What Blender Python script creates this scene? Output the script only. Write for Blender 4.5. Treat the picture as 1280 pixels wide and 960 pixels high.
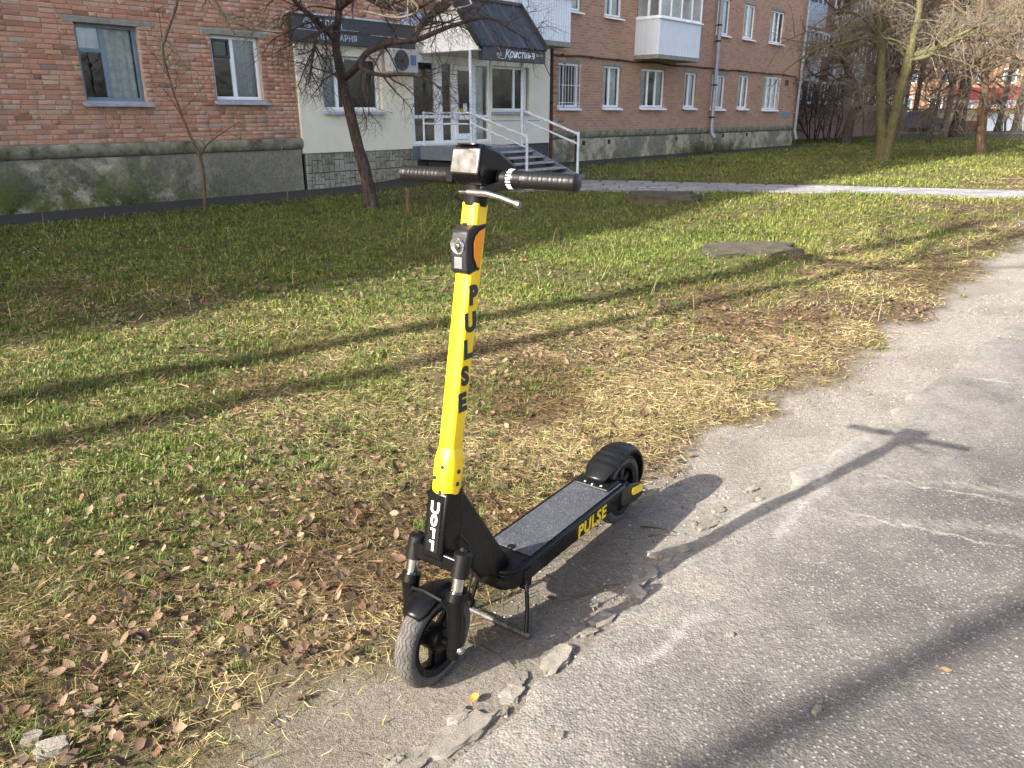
import bpy, bmesh, math, random
import numpy as np
from mathutils import Vector, Matrix, Euler, Quaternion

for o in list(bpy.data.objects):
    bpy.data.objects.remove(o)
scene = bpy.context.scene
COL = scene.collection
PI = math.pi
rnd = random.Random(7)

# ------------------------------------------------------------------ camera
CAM_H = 1.36
PITCH = math.atan(338 / 960)
cd = bpy.data.cameras.new("camera"); cd.lens = 27.0; cd.sensor_width = 36.0
cd.clip_start = 0.05; cd.clip_end = 2000
cam = bpy.data.objects.new("camera", cd); COL.objects.link(cam)
cam.location = (0, 0, CAM_H); cam.rotation_euler = (PI / 2 - PITCH, 0, 0)
scene.camera = cam

# ------------------------------------------------------------------ sky, sun, exposure
SUN_AZ = math.radians(53.4)      # compass direction the shadows point to, clockwise from +Y
SUN_EL = math.radians(28.3)
w = bpy.data.worlds.new("World"); scene.world = w; w.use_nodes = True
nt = w.node_tree; nt.nodes.clear()
sky = nt.nodes.new("ShaderNodeTexSky"); sky.sky_type = 'NISHITA'; sky.sun_disc = False
sky.sun_elevation = SUN_EL; sky.sun_rotation = SUN_AZ + PI
sky.air_density = 0.8; sky.dust_density = 4.0; sky.ozone_density = 0.4
bg = nt.nodes.new("ShaderNodeBackground"); bg.inputs['Strength'].default_value = 0.15
wo = nt.nodes.new("ShaderNodeOutputWorld")
nt.links.new(sky.outputs[0], bg.inputs[0]); nt.links.new(bg.outputs[0], wo.inputs[0])
sl = bpy.data.lights.new("sun", 'SUN'); sl.energy = 5.0; sl.angle = math.radians(0.55); sl.color = (1.0, 0.94, 0.85)
sun = bpy.data.objects.new("sun", sl); COL.objects.link(sun)
Ldir = Vector((math.sin(SUN_AZ) * math.cos(SUN_EL), math.cos(SUN_AZ) * math.cos(SUN_EL), -math.sin(SUN_EL)))
sun.rotation_euler = Ldir.to_track_quat('-Z', 'Y').to_euler()
sun.location = (-30, -25, 30)
scene.view_settings.view_transform = 'Standard'; scene.view_settings.look = 'None'
scene.view_settings.exposure = 1.82; scene.view_settings.gamma = 1.0
scene.view_settings.use_curve_mapping = False
scene.render.engine = 'CYCLES'
scene.cycles.max_bounces = 6; scene.cycles.transparent_max_bounces = 12
scene.cycles.use_denoising = True

# ------------------------------------------------------------------ helpers: materials
def lin(h):
    h = h.lstrip('#'); c = [int(h[i:i + 2], 16) / 255 for i in (0, 2, 4)]
    return tuple(x / 12.92 if x <= .04045 else ((x + .055) / 1.055) ** 2.4 for x in c)

class NT:
    """tiny node-tree builder"""
    def __init__(s, name):
        s.m = bpy.data.materials.new(name); s.m.use_nodes = True
        s.t = s.m.node_tree; s.t.nodes.clear()
        s.out = s.t.nodes.new("ShaderNodeOutputMaterial")
    def n(s, typ, _p=None, **inp):
        nd = s.t.nodes.new("ShaderNode" + typ)
        for k, v in (_p or {}).items(): setattr(nd, k, v)
        for k, v in inp.items():
            key = int(k[1:]) if k[0] == 'i' and k[1:].isdigit() else k.replace('_', ' ')
            s.set(nd.inputs[key], v)
        return nd
    def set(s, sock, v):
        if isinstance(v, bpy.types.NodeSocket): s.t.links.new(v, sock)
        elif isinstance(v, bpy.types.Node): s.t.links.new(v.outputs[0], sock)
        else:
            if sock.type == 'RGBA' and len(v) == 3: v = tuple(v) + (1,)
            sock.default_value = v
    def pos(s): return s.n("NewGeometry").outputs['Position']
    def obj(s): return s.n("TexCoord").outputs['Object']
    def noise(s, vec, scale, detail=4, rough=.55, dist=0.0):
        return s.n("TexNoise", Vector=vec, Scale=scale, Detail=detail, Roughness=rough, Distortion=dist).outputs[0]
    def ramp(s, fac, stops):
        nd = s.n("ValToRGB", Fac=fac); cr = nd.color_ramp
        while len(cr.elements) < len(stops): cr.elements.new(.5)
        for e, (p, c) in zip(cr.elements, stops):
            e.position = p
            e.color = (c, c, c, 1) if isinstance(c, (int, float)) else tuple(c) + (1,)
        return nd.outputs[0]
    def mix(s, fac, a, b, mode='MIX'):
        nd = s.t.nodes.new("ShaderNodeMix"); nd.data_type = 'RGBA'; nd.blend_type = mode
        s.set(nd.inputs[0], fac); s.set(nd.inputs[6], a); s.set(nd.inputs[7], b)
        return nd.outputs[2]
    def math(s, op, a, b=None, clamp=False):
        nd = s.t.nodes.new("ShaderNodeMath"); nd.operation = op; nd.use_clamp = clamp
        s.set(nd.inputs[0], a)
        if b is not None: s.set(nd.inputs[1], b)
        return nd.outputs[0]
    def attr(s, name, out='Fac'):
        nd = s.t.nodes.new("ShaderNodeAttribute"); nd.attribute_name = name
        return nd.outputs[out]
    def bump(s, h, strength=.4, dist=.01, normal=None):
        nd = s.n("Bump", Strength=strength, Distance=dist, Height=h)
        if normal is not None: s.set(nd.inputs['Normal'], normal)
        return nd.outputs[0]
    def bsdf(s, col, rough=.6, metal=0., normal=None, spec=.5, coat=0., **kw):
        b = s.n("BsdfPrincipled", Base_Color=col, Roughness=rough, Metallic=metal)
        b.inputs['Specular IOR Level'].default_value = spec
        b.inputs['Coat Weight'].default_value = coat
        for k, v in kw.items(): s.set(b.inputs[k.replace('_', ' ')], v)
        if normal is not None: s.set(b.inputs['Normal'], normal)
        return b
    def fin(s, sh):
        s.set(s.out.inputs[0], sh); return s.m

def simple(name, col, rough=.6, metal=0., var=.15, scale=8., bump=0., bscale=60., spec=.5, coat=0., dirt=None, rvar=.1):
    """paint/metal/plastic with a little wear so that nothing is perfectly uniform"""
    k = NT(name); p = k.obj()
    nz = k.noise(p, scale, 5, .6)
    a = tuple(max(0, c * (1 - var)) for c in col); b = tuple(min(1, c * (1 + var)) for c in col)
    c = k.ramp(nz, [(.3, a), (.7, b)])
    if dirt:
        d = k.noise(p, scale * 2.7, 6, .7)
        c = k.mix(k.ramp(d, [(.55, 0.), (.75, dirt[1])]), c, dirt[0])
    r = k.math('ADD', k.math('MULTIPLY', k.noise(p, scale * 1.7, 4), rvar * 2), rough - rvar)
    nrm = k.bump(k.noise(p, bscale, 3), bump, .004) if bump else None
    return k.fin(k.bsdf(c, r, metal, nrm, spec, coat))

# ------------------------------------------------------------------ helpers: meshes
class MB:
    def __init__(s): s.v = []; s.f = []; s.m = []; s.n = 0
    def add(s, v, f, m=0):
        s.v.extend([tuple(map(float, p)) for p in v])
        s.f.extend([tuple(i + s.n for i in q) for q in f]); s.m.extend([m] * len(f)); s.n += len(v)
        return s
    def bx(s, lo, hi, m=0):
        (a, b, c), (d, e, g) = lo, hi
        v = [(a, b, c), (d, b, c), (d, e, c), (a, e, c), (a, b, g), (d, b, g), (d, e, g), (a, e, g)]
        return s.add(v, [(0, 3, 2, 1), (4, 5, 6, 7), (0, 1, 5, 4), (1, 2, 6, 5), (2, 3, 7, 6), (3, 0, 4, 7)], m)
    def ob(s, c, size, R=None, m=0):
        """oriented box"""
        R = R or Matrix.Identity(3); c = Vector(c)
        v = [c + R @ Vector((x * size[0] / 2, y * size[1] / 2, z * size[2] / 2)) for z in (-1, 1) for x, y in ((-1, -1), (1, -1), (1, 1), (-1, 1))]
        return s.add(v, [(0, 3, 2, 1), (4, 5, 6, 7), (0, 1, 5, 4), (1, 2, 6, 5), (2, 3, 7, 6), (3, 0, 4, 7)], m)
    def beam(s, a, b, wd, ht, m=0, up=(0, 0, 1)):
        a, b = Vector(a), Vector(b); d = (b - a); L = d.length; d.normalize()
        x = d.cross(Vector(up)); 
        if x.length < 1e-4: x = d.cross(Vector((1, 0, 0)))
        x.normalize(); z = x.cross(d)
        R = Matrix((x, d, z)).transposed()
        return s.ob((a + b) / 2, (wd, L, ht), R, m)
    def tube(s, pts, rad, n=8, m=0, caps=True):
        pts = [Vector(p) for p in pts]; k = len(pts)
        if isinstance(rad, (int, float)): rad = [rad] * k
        up = None; vs = []; fs = []
        for i, p in enumerate(pts):
            t = (pts[min(i + 1, k - 1)] - pts[max(i - 1, 0)]); t.normalize()
            if up is None:
                up = t.orthogonal().normalized()
            else:
                up = (up - t * up.dot(t))
                up = up.normalized() if up.length > 1e-6 else t.orthogonal().normalized()
            q = t.cross(up)
            for j in range(n):
                a = 2 * PI * j / n
                vs.append(p + (up * math.cos(a) + q * math.sin(a)) * rad[i])
        for i in range(k - 1):
            for j in range(n):
                a = i * n + j; b = i * n + (j + 1) % n
                fs.append((a, b, b + n, a + n))
        if caps:
            fs.append(tuple(range(n - 1, -1, -1))); fs.append(tuple(range((k - 1) * n, k * n)))
        return s.add(vs, fs, m)
    def lathe(s, prof, c=(0, 0, 0), axis=(1, 0, 0), seg=32, closed=False, m=0):
        """prof: list of (radius, along-axis)"""
        ax = Vector(axis).normalized(); u = ax.orthogonal().normalized(); q = ax.cross(u); c = Vector(c)
        vs = []; fs = []; k = len(prof)
        for j in range(seg):
            a = 2 * PI * j / seg; d = u * math.cos(a) + q * math.sin(a)
            for r, t in prof: vs.append(c + d * r + ax * t)
        rng = k if closed else k - 1
        for j in range(seg):
            for i in range(rng):
                a = j * k + i; b = j * k + (i + 1) % k; c2 = ((j + 1) % seg) * k + (i + 1) % k; d2 = ((j + 1) % seg) * k + i
                fs.append((a, d2, c2, b))
        return s.add(vs, fs, m)
    def prism(s, poly, a, b, f, m=0):
        """poly: 2-D outline, f(u, v, t) -> point, extruded from t=a to t=b"""
        n = len(poly)
        vs = [f(u, v, a) for u, v in poly] + [f(u, v, b) for u, v in poly]
        fs = [tuple(range(n - 1, -1, -1)), tuple(range(n, 2 * n))] + [(i, (i + 1) % n, n + (i + 1) % n, n + i) for i in range(n)]
        return s.add(vs, fs, m)
    def quad(s, a, b, c, d, m=0): return s.add([a, b, c, d], [(0, 1, 2, 3)], m)
    def grid(s, P, m=0):
        """P: rows x cols array of points"""
        r = len(P); c = len(P[0])
        return s.add([p for row in P for p in row], [(i * c + j, i * c + j + 1, (i + 1) * c + j + 1, (i + 1) * c + j) for i in range(r - 1) for j in range(c - 1)], m)
    def mesh(s, name, mats, smooth=None, fix=True):
        me = bpy.data.meshes.new(name); me.from_pydata(s.v, [], s.f)
        for mm in (mats if isinstance(mats, (list, tuple)) else [mats]): me.materials.append(mm)
        if any(s.m): me.polygons.foreach_set('material_index', s.m)
        if fix:
            bm = bmesh.new(); bm.from_mesh(me); bmesh.ops.recalc_face_normals(bm, faces=bm.faces); bm.to_mesh(me); bm.free()
        if smooth:
            me.polygons.foreach_set('use_smooth', [True] * len(me.polygons))
            me.set_sharp_from_angle(angle=math.radians(smooth))
        me.update(); return me
    def build(s, name, mats, parent=None, smooth=None, bevel=None, fix=True, **tags):
        o = link(name, s.mesh(name, mats, smooth, fix), parent, **tags)
        if bevel: bev(o, bevel)
        return o

def bev(o, wd, seg=2, ang=35):
    b = o.modifiers.new("bevel", 'BEVEL'); b.width = wd; b.segments = seg; b.limit_method = 'ANGLE'; b.angle_limit = math.radians(ang)
    b.harden_normals = False
    return o
def tag(o, label=None, category=None, group=None, kind=None):
    for k, v in (('label', label), ('category', category), ('group', group), ('kind', kind)):
        if v: o[k] = v
    return o
def link(name, data, parent=None, loc=None, **tags):
    o = bpy.data.objects.new(name, data); COL.objects.link(o)
    if parent is not None: o.parent = parent
    if loc is not None: o.location = loc
    return tag(o, **tags)
def thing(name, label, category, loc=(0, 0, 0), rz=0., group=None):
    o = link(name, None, None, loc, label=label, category=category, group=group)
    o.rotation_euler = (0, 0, rz); o.empty_display_size = .2
    return o

def big_mesh(name, V, F, mats, col=None, colname='Col', smooth=False):
    """fast mesh from numpy arrays; F is (n,3) or (n,4); col per vertex (n,3)"""
    me = bpy.data.meshes.new(name); k = F.shape[1]
    me.vertices.add(len(V)); me.vertices.foreach_set('co', np.asarray(V, np.float32).ravel())
    me.loops.add(F.size); me.loops.foreach_set('vertex_index', np.asarray(F, np.int32).ravel())
    me.polygons.add(len(F)); me.polygons.foreach_set('loop_start', np.arange(0, F.size, k, dtype=np.int32))
    if smooth: me.polygons.foreach_set('use_smooth', np.ones(len(F), bool))
    for mm in (mats if isinstance(mats, (list, tuple)) else [mats]): me.materials.append(mm)
    if col is not None:
        a = me.attributes.new(colname, 'FLOAT_COLOR', 'POINT')
        a.data.foreach_set('color', np.concatenate([col, np.ones((len(col), 1))], 1).astype(np.float32).ravel())
    me.update(calc_edges=True); me.validate(); return me
def set_attr(me, name, vals):
    a = me.attributes.new(name, 'FLOAT', 'POINT'); a.data.foreach_set('value', np.asarray(vals, np.float32))

def text_mesh(body, size, mat, extrude=.001, offset=0., shear=0., align='CENTER', space=1.0):
    cu = bpy.data.curves.new("lettering", 'FONT'); cu.body = body; cu.size = size; cu.extrude = extrude
    cu.offset = offset; cu.shear = shear; cu.align_x = align; cu.align_y = 'CENTER'; cu.space_character = space
    cu.resolution_u = 4
    o = bpy.data.objects.new("lettering", cu); COL.objects.link(o)
    dg = bpy.context.evaluated_depsgraph_get()
    me = bpy.data.meshes.new_from_object(o.evaluated_get(dg)); me.name = "lettering"
    bpy.data.objects.remove(o); me.materials.clear(); me.materials.append(mat)
    return me
def place(o, origin, xax, yax):
    x = Vector(xax).normalized(); y = Vector(yax); y = (y - x * y.dot(x)).normalized(); z = x.cross(y)
    M = Matrix((x, y, z)).transposed().to_4x4(); M.translation = Vector(origin); o.matrix_local = M
    return o

# ------------------------------------------------------------------ noise and ground functions
def vnoise(x, y, seed=0):
    xi = np.floor(x).astype(np.int64); yi = np.floor(y).astype(np.int64); xf = x - xi; yf = y - yi
    def h(a, b):
        n = (a * 374761393 + b * 668265263 + seed * 974711) & 0x7fffffff
        n = ((n ^ (n >> 13)) * 1274126177) & 0x7fffffff
        return ((n ^ (n >> 16)) & 0xffff) / 65535.
    u = xf * xf * (3 - 2 * xf); v = yf * yf * (3 - 2 * yf)
    return (h(xi, yi) * (1 - u) + h(xi + 1, yi) * u) * (1 - v) + (h(xi, yi + 1) * (1 - u) + h(xi + 1, yi + 1) * u) * v
def fbm(x, y, sc, seed=0, octv=4):
    x = np.asarray(x, float); y = np.asarray(y, float); r = 0; a = .5; t = 0
    for i in range(octv):
        r = r + a * vnoise(x * sc + i * 17.3, y * sc - i * 9.1, seed + i); t += a; sc *= 2.03; a *= .5
    return r / t
def sst(a, b, x):
    t = np.clip((np.asarray(x, float) - a) / (b - a), 0, 1); return t * t * (3 - 2 * t)
WANG = math.radians(40.6)
WD = np.array([math.sin(WANG), math.cos(WANG)]); WN = np.array([-WD[1], WD[0]]); WOFF = 12.02
def wall_so(x, y): return x * WD[0] + y * WD[1], WOFF - (x * WN[0] + y * WN[1])
def w2(s, o, z=0.): return Vector((WD[0] * s + WN[0] * (WOFF - o), WD[1] * s + WN[1] * (WOFF - o), z))
GU = [-30, 0, .38, .88, 1.63, 2.39, 2.89, 3.58, 4.72, 6.7, 10.36, 16, 30, 80]
GV = [-1.9, -1.55, -1.50, -1.36, -1.43, -1.57, -1.58, -1.53, -1.57, -1.71, -2.1, -2.7, -4.5, -10]
KU = [-30, 0, .79, 1.09, 1.40, 1.69, 2.18, 2.77, 3.65, 5.06, 6.48, 12, 20, 80]
KV = [-1.3, -1.08, -1.088, -1.09, -1.13, -1.166, -1.187, -1.18, -1.165, -1.227, -1.216, -1.4, -2.0, -8]
R2 = math.sqrt(2)
def grass_sd(x, y):      # > 0 : bare verge / road side
    u = (x + y) / R2; v = (x - y) / R2; return v - np.interp(u, GU, GV)
def kerb_sd(x, y):       # > 0 : asphalt
    u = (x + y) / R2; v = (x - y) / R2; return v - np.interp(u, KU, KV)
def gh0(x, y):           # broad shape of the ground
    s, o = wall_so(np.asarray(x, float), np.asarray(y, float))
    return .14 * sst(8.8, 12.5, s) * sst(7., 10., np.asarray(y, float))
def gh(x, y): return float(gh0(x, y))
def path_band(x, y):     # (along, across 0..1) of the paved path from the steps
    t = (x - 1.2); c = 13.42 - .245 * t; wdt = 1.95 - .05 * t
    return t, (y - c) / np.maximum(wdt, .6)
# ================================================================== SETTING: ground
def axis_pts(lo, hi, step, far_lo, far_hi, growth=1.22):
    a = list(np.arange(lo, hi + 1e-6, step)); d = step
    while a[-1] < far_hi: d *= growth; a.append(a[-1] + d)
    d = step
    while a[0] > far_lo: d *= growth; a.insert(0, a[0] - d)
    return np.array(a)
def micro(x, y):         # small relief of the soil
    d = np.hypot(x, y); f = 1 / (1 + d / 14)
    return ((fbm(x, y, 1.3, 3, 3) - .5) * .07 + (fbm(x, y, 6., 5, 3) - .5) * .03 * f)
def lawn_z(x, y):
    x = np.asarray(x, float); y = np.asarray(y, float)
    g = grass_sd(x, y); k = kerb_sd(x, y); s, o = wall_so(x, y)
    t, a = path_band(x, y)
    flat = 1 - .75 * sst(-.35, .15, g)                      # trodden verge is smoother
    z = gh0(x, y) + micro(x, y) * flat * (1 - .8 * sst(2.0, .6, o))
    z = z + .025 * sst(.1, -.5, g)                          # turf stands a little above the verge
    z = z - .10 * sst(.02, .35, k)                          # goes down under the asphalt
    z = z - .10 * (sst(-.03, .05, a) * sst(1.03, .95, a) * sst(-1.2, -.9, t))
    z = z + .09 * np.exp(-(((x - 2.25) / .66) ** 2 + ((y - 7.45) / .5) ** 2) ** 1.5)   # mound round the old manhole
    return z
def green_f(x, y):       # how green the turf is
    g = grass_sd(x, y)
    v = fbm(x, y, .55, 21, 4) * .9 + fbm(x, y, 2.6, 33, 3) * .7 - .80
    v = v + .30 * sst(-.9, -2.6, g) - .05 + .26 * sst(-.45, -.95, x) * sst(3.6, 2.4, y) + .05 + .22 * sst(-1.2, -2.6, x) * sst(6, 3, y)
    v = v - .24 * sst(.6, .0, -g - .55)                     # straw along the verge
    s, o = wall_so(x, y); v = v + .25 * sst(3.2, 1.2, o)
    return np.clip(.5 + v * 1.5, 0, 1)
def litter_f(x, y):
    g = grass_sd(x, y)
    v = fbm(x, y, 1.15, 71, 4) - .02 + .14 * sst(0, -.5, g) - .12 * sst(4.5, 8, y)
    v = v + .07 * sst(-1.6, -.9, g) * sst(4., 2.5, y)
    for cx, cy, sx_, sy_ in ((-.62, 2.15, .22, .26), (-.75, 2.75, .30, .2), (-1.2, 1.55, .16, .12)): v = v + .28 * np.exp(-((x - cx) / sx_) ** 2 - ((y - cy) / sy_) ** 2)
    return np.clip((v - .54) * 5, 0, 1)

def mat_lawn():
    k = NT("lawn soil"); p = k.pos()
    n1 = k.noise(p, 9, 6, .65); n2 = k.noise(p, 70, 5, .7); n3 = k.noise(p, 260, 3, .7)
    soil = k.ramp(n2, [(.3, (.028, .019, .012)), (.55, (.075, .053, .033)), (.75, (.15, .112, .07))])
    moss = k.ramp(n2, [(.3, (.028, .042, .010)), (.6, (.085, .105, .022)), (.8, (.16, .17, .05))])
    straw = k.ramp(n3, [(.3, (.085, .062, .032)), (.7, (.26, .195, .10))])
    c = k.mix(k.ramp(n1, [(.42, 0.), (.6, .6)]), soil, straw)
    c = k.mix(k.math('MULTIPLY', k.attr("green"), k.ramp(n1, [(.3, 1.), (.7, .45)])), c, moss)
    dust = k.ramp(k.noise(p, 34, 6, .75), [(.28, (.18, .163, .14)), (.5, (.29, .27, .24)), (.72, (.40, .38, .345))])
    g3 = k.noise(p, 150, 4, .8); dust = k.mix(k.ramp(g3, [(.38, .75), (.55, 0.)]), dust, (.085, .066, .048)); dust = k.mix(k.ramp(k.noise(p, 5, 6, .7, .4), [(.5, 0.), (.72, .5)]), dust, (.17, .148, .118))
    dust = k.mix(k.attr("soil"), dust, k.ramp(n2, [(.3, (.055, .043, .032)), (.5, (.125, .103, .08)), (.72, (.215, .185, .15))]))
    c = k.mix(k.attr("dirt"), c, dust)
    h = k.math('ADD', k.math('MULTIPLY', n2, .6), k.math('MULTIPLY', n3, .4))
    return k.fin(k.bsdf(c, .95, 0, k.bump(h, .9, .02), .2))
xs = axis_pts(-7.5, 9.5, .07, -150, 220); ys = axis_pts(.5, 13.5, .065, -60, 320)
X, Y = np.meshgrid(xs, ys); nx, ny = len(xs), len(ys)
V = np.stack([X.ravel(), Y.ravel(), lawn_z(X.ravel(), Y.ravel())], 1)
idx = np.arange(nx * ny).reshape(ny, nx)
Fq = np.stack([idx[:-1, :-1].ravel(), idx[:-1, 1:].ravel(), idx[1:, 1:].ravel(), idx[1:, :-1].ravel()], 1)
me = big_mesh("lawn_ground", V, Fq, mat_lawn(), smooth=True)
gx, gy = V[:, 0], V[:, 1]
set_attr(me, "green", green_f(gx, gy))
edge_n = (fbm(gx, gy, 3.2, 91, 4) - .5) * .55 + (fbm(gx, gy, 14, 92, 2) - .5) * .22
set_attr(me, "dirt", sst(-.16, .10, grass_sd(gx, gy) + edge_n * .8))
uu_ = (gx + gy) / R2; set_attr(me, "soil", np.clip(sst(2.5, 1.1, uu_) * (.30 + .8 * fbm(gx, gy, 5, 95, 4)) + .35 * sst(.56, .7, fbm(gx, gy, 3.1, 96, 4)), 0, 1))
link("lawn_ground", me, kind="structure")

# ------------------------------------------------------------------ asphalt road
CRACKS = [(1.325, 2.811, 1.882, 2.468, 0.011, 0.55), (1.144, 2.468, 1.689, 2.165, 0.011, 0.55), (2.374, 3.995, 2.740, 3.812, 0.016, 0.5), (0.713, 2.311, 1.769, 3.353, 0.05, 0.25), (1.709, 3.303, 2.804, 4.616, 0.06, 0.3), (0.827, 2.151, 1.302, 2.834, 0.03, 0.35), (0.244, 1.594, 0.607, 1.896, 0.03, 0.35)]   # pale dusty cracks
DARK_CRACKS = [(.55, 1.75, 1.55, 1.95, .006, .9), (1.02, 1.84, .95, 1.30, .005, .8), (1.2, 2.1, 2.6, 2.9, .007, .8), (1.9, 2.5, 2.3, 2.2, .006, .7)]
def mat_road():
    k = NT("worn asphalt"); p = k.pos(); sx = k.n("SeparateXYZ", Vector=p)
    wob = k.math('SUBTRACT', k.math('ADD', k.noise(p, 2.2, 6, .75), k.math('MULTIPLY', k.noise(p, 19, 5, .8), .35)), .675)
    def lines(tab, wob_):
        cr = None
        for ax_, ay_, bx_, by_, wd_, am_ in tab:
            d_ = math.hypot(bx_ - ax_, by_ - ay_); tx_, ty_ = (bx_ - ax_) / d_, (by_ - ay_) / d_
            X_ = k.math('SUBTRACT', sx.outputs[0], ax_); Y_ = k.math('SUBTRACT', sx.outputs[1], ay_)
            q_ = k.math('ADD', k.math('SUBTRACT', k.math('MULTIPLY', X_, ty_), k.math('MULTIPLY', Y_, tx_)), k.math('MULTIPLY', wob_, .22))
            t_ = k.math('ADD', k.math('MULTIPLY', X_, tx_), k.math('MULTIPLY', Y_, ty_))
            m_ = k.math('MULTIPLY', k.math('SUBTRACT', 1., k.math('DIVIDE', k.math('ABSOLUTE', q_), wd_), True), k.math('MULTIPLY', k.math('MULTIPLY', t_, 6., True), k.math('MULTIPLY', k.math('SUBTRACT', d_, t_), 6., True)))
            m_ = k.math('MULTIPLY', m_, am_); cr = m_ if cr is None else k.math('MAXIMUM', cr, m_)
        return cr
    cr = lines(CRACKS, wob); dk = lines(DARK_CRACKS, k.math('SUBTRACT', k.math('ADD', k.noise(p, 5.5, 6, .85), k.math('MULTIPLY', k.noise(p, 30, 4, .8), .3)), .65))
    big = k.noise(p, 1.4, 5, .6); mid = k.noise(p, 11, 6, .7)
    vor = k.n("TexVoronoi", {'feature': 'F1'}, Vector=p, Scale=150.); vcol = vor.outputs['Color']; vd = vor.outputs['Distance']
    vor2 = k.n("TexVoronoi", {'feature': 'F1'}, Vector=p, Scale=58.); v2d = vor2.outputs['Distance']
    bw = k.n("RGBToBW", Color=vcol).outputs[0]
    stone = k.ramp(bw, [(.12, (.024, .022, .020)), (.42, (.072, .066, .059)), (.70, (.138, .127, .113)), (.86, (.26, .243, .218)), (.96, (.44, .42, .385))])
    binder = k.ramp(mid, [(.3, (.045, .042, .039)), (.7, (.11, .102, .093))])
    c = k.mix(k.ramp(vd, [(.30, 0.), (.55, 1.)]), stone, binder)
    c = k.mix(k.ramp(v2d, [(.14, .85), (.26, 0.)]), c, (.40, .375, .335)); c = k.mix(k.ramp(k.noise(p, 62, 4, .75), [(.53, 0.), (.66, .8)]), c, (.028, .025, .022)); c = k.mix(k.ramp(k.noise(p, 24, 5, .8), [(.56, 0.), (.70, .55)]), c, (.045, .04, .035))
    c = k.mix(.38, c, k.ramp(big, [(.35, (.058, .053, .048)), (.7, (.165, .152, .136))]))
    dust = k.ramp(k.noise(p, 60, 5, .75), [(.32, (.085, .075, .063)), (.46, (.175, .159, .137)), (.7, (.285, .265, .235))])
    fac = k.math('MULTIPLY', k.attr("dust"), k.ramp(mid, [(.25, .45), (.65, 1.)]), True)
    c = k.mix(fac, c, dust)
    c = k.mix(k.math('MULTIPLY', cr, k.ramp(mid, [(.3, .3), (.6, 1.)]), True), c, (.42, .40, .365))
    c = k.mix(k.math('MULTIPLY', dk, k.ramp(mid, [(.35, .2), (.6, 1.)]), True), c, (.025, .022, .02))
    stain = k.ramp(k.noise(p, 3.3, 6, .7, .6), [(.48, 0.), (.68, .65)])
    c = k.mix(k.math('MULTIPLY', stain, k.math('SUBTRACT', 1., k.attr("dust"), True)), c, (.05, .045, .042))
    h = k.math('ADD', k.math('MULTIPLY', k.math('SUBTRACT', 1., vd), .6), k.math('MULTIPLY', k.math('SUBTRACT', 1., v2d), .5))
    h = k.math('ADD', h, k.math('MULTIPLY', k.noise(p, 75, 6, .8), .7))
    return k.fin(k.bsdf(c, k.ramp(mid, [(.3, .7), (.7, .95)]), 0, k.bump(h, .75, .0045), .35))
us = np.concatenate([np.arange(-6, .6, .25), np.arange(.6, 8, .035), np.arange(8, 16, .12), np.geomspace(16, 160, 60)])
vs = np.concatenate([np.arange(0, .5, .03), np.arange(.5, 2.2, .04), np.linspace(2.2, 5.2, 16)])
U, Vv = np.meshgrid(us, vs)
kv = np.interp(U, KU, KV) + (fbm(U, U * 0 + 3.3, 5., 44, 3) - .5) * .16 * sst(.8, .0, Vv)
uu, vv = U.ravel(), (kv + Vv).ravel(); dv = Vv.ravel()
rx, ry = (uu + vv) / R2, (uu - vv) / R2
rz = gh0(rx, ry) + .012 * sst(0, .10, dv) - .022 * sst(.05, 0, dv) + (fbm(rx, ry, 2.2, 8, 3) - .5) * .02 + (fbm(rx, ry, 14, 9, 3) - .5) * .006 * (1 + 1.5 * sst(.4, 0, dv))
nr, nc = U.shape; idx = np.arange(nr * nc).reshape(nr, nc)
Fq = np.stack([idx[:-1, :-1].ravel(), idx[1:, :-1].ravel(), idx[1:, 1:].ravel(), idx[:-1, 1:].ravel()], 1)[:, ::-1]
me = big_mesh("road", np.stack([rx, ry, rz], 1), Fq, mat_road(), smooth=True)
dust = .9 * sst(.62, .0, dv + (fbm(rx, ry, 3., 51, 4) - .5) * .5)
far = sst(4.6, 7.5, uu)
dust = np.maximum(dust, far * .6 * sst(1.0, .15, dv + (fbm(rx, ry, 1.2, 52, 4) - .5) * .9))
def streak(ax, ay, bx, by, wd, amt):
    global dust
    d = np.hypot(bx - ax, by - ay); tx, ty = (bx - ax) / d, (by - ay) / d
    t = (rx - ax) * tx + (ry - ay) * ty; q = (rx - ax) * ty - (ry - ay) * tx + (fbm(rx, ry, 2.5, 61, 3) - .5) * .22
    dust = np.maximum(dust, amt * np.exp(-(q / wd) ** 2) * sst(-.2, .2, t) * sst(d + .3, d - .3, t) * (.5 + fbm(rx, ry, 7, 62, 3)))
streak(1.26, 2.72, 2.3, 2.45, .028, 1.1); streak(.98, 2.55, 1.75, 2.22, .025, 1.05)
streak(1.05, 2.55, 3.4, 5.1, .10, .8); streak(1.5, 2.6, 2.9, 4.0, .05, .6); streak(2.5, 3.9, 4.6, 6.0, .10, .6)
streak(2.2, 3.25, 2.9, 3.3, .03, .5)
set_attr(me, "dust", np.clip(dust * (.55 + .8 * fbm(rx, ry, 3.3, 67, 4)) + .08 * fbm(rx, ry, 4, 66, 3), 0, 1))
link("road", me, kind="structure")

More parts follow.
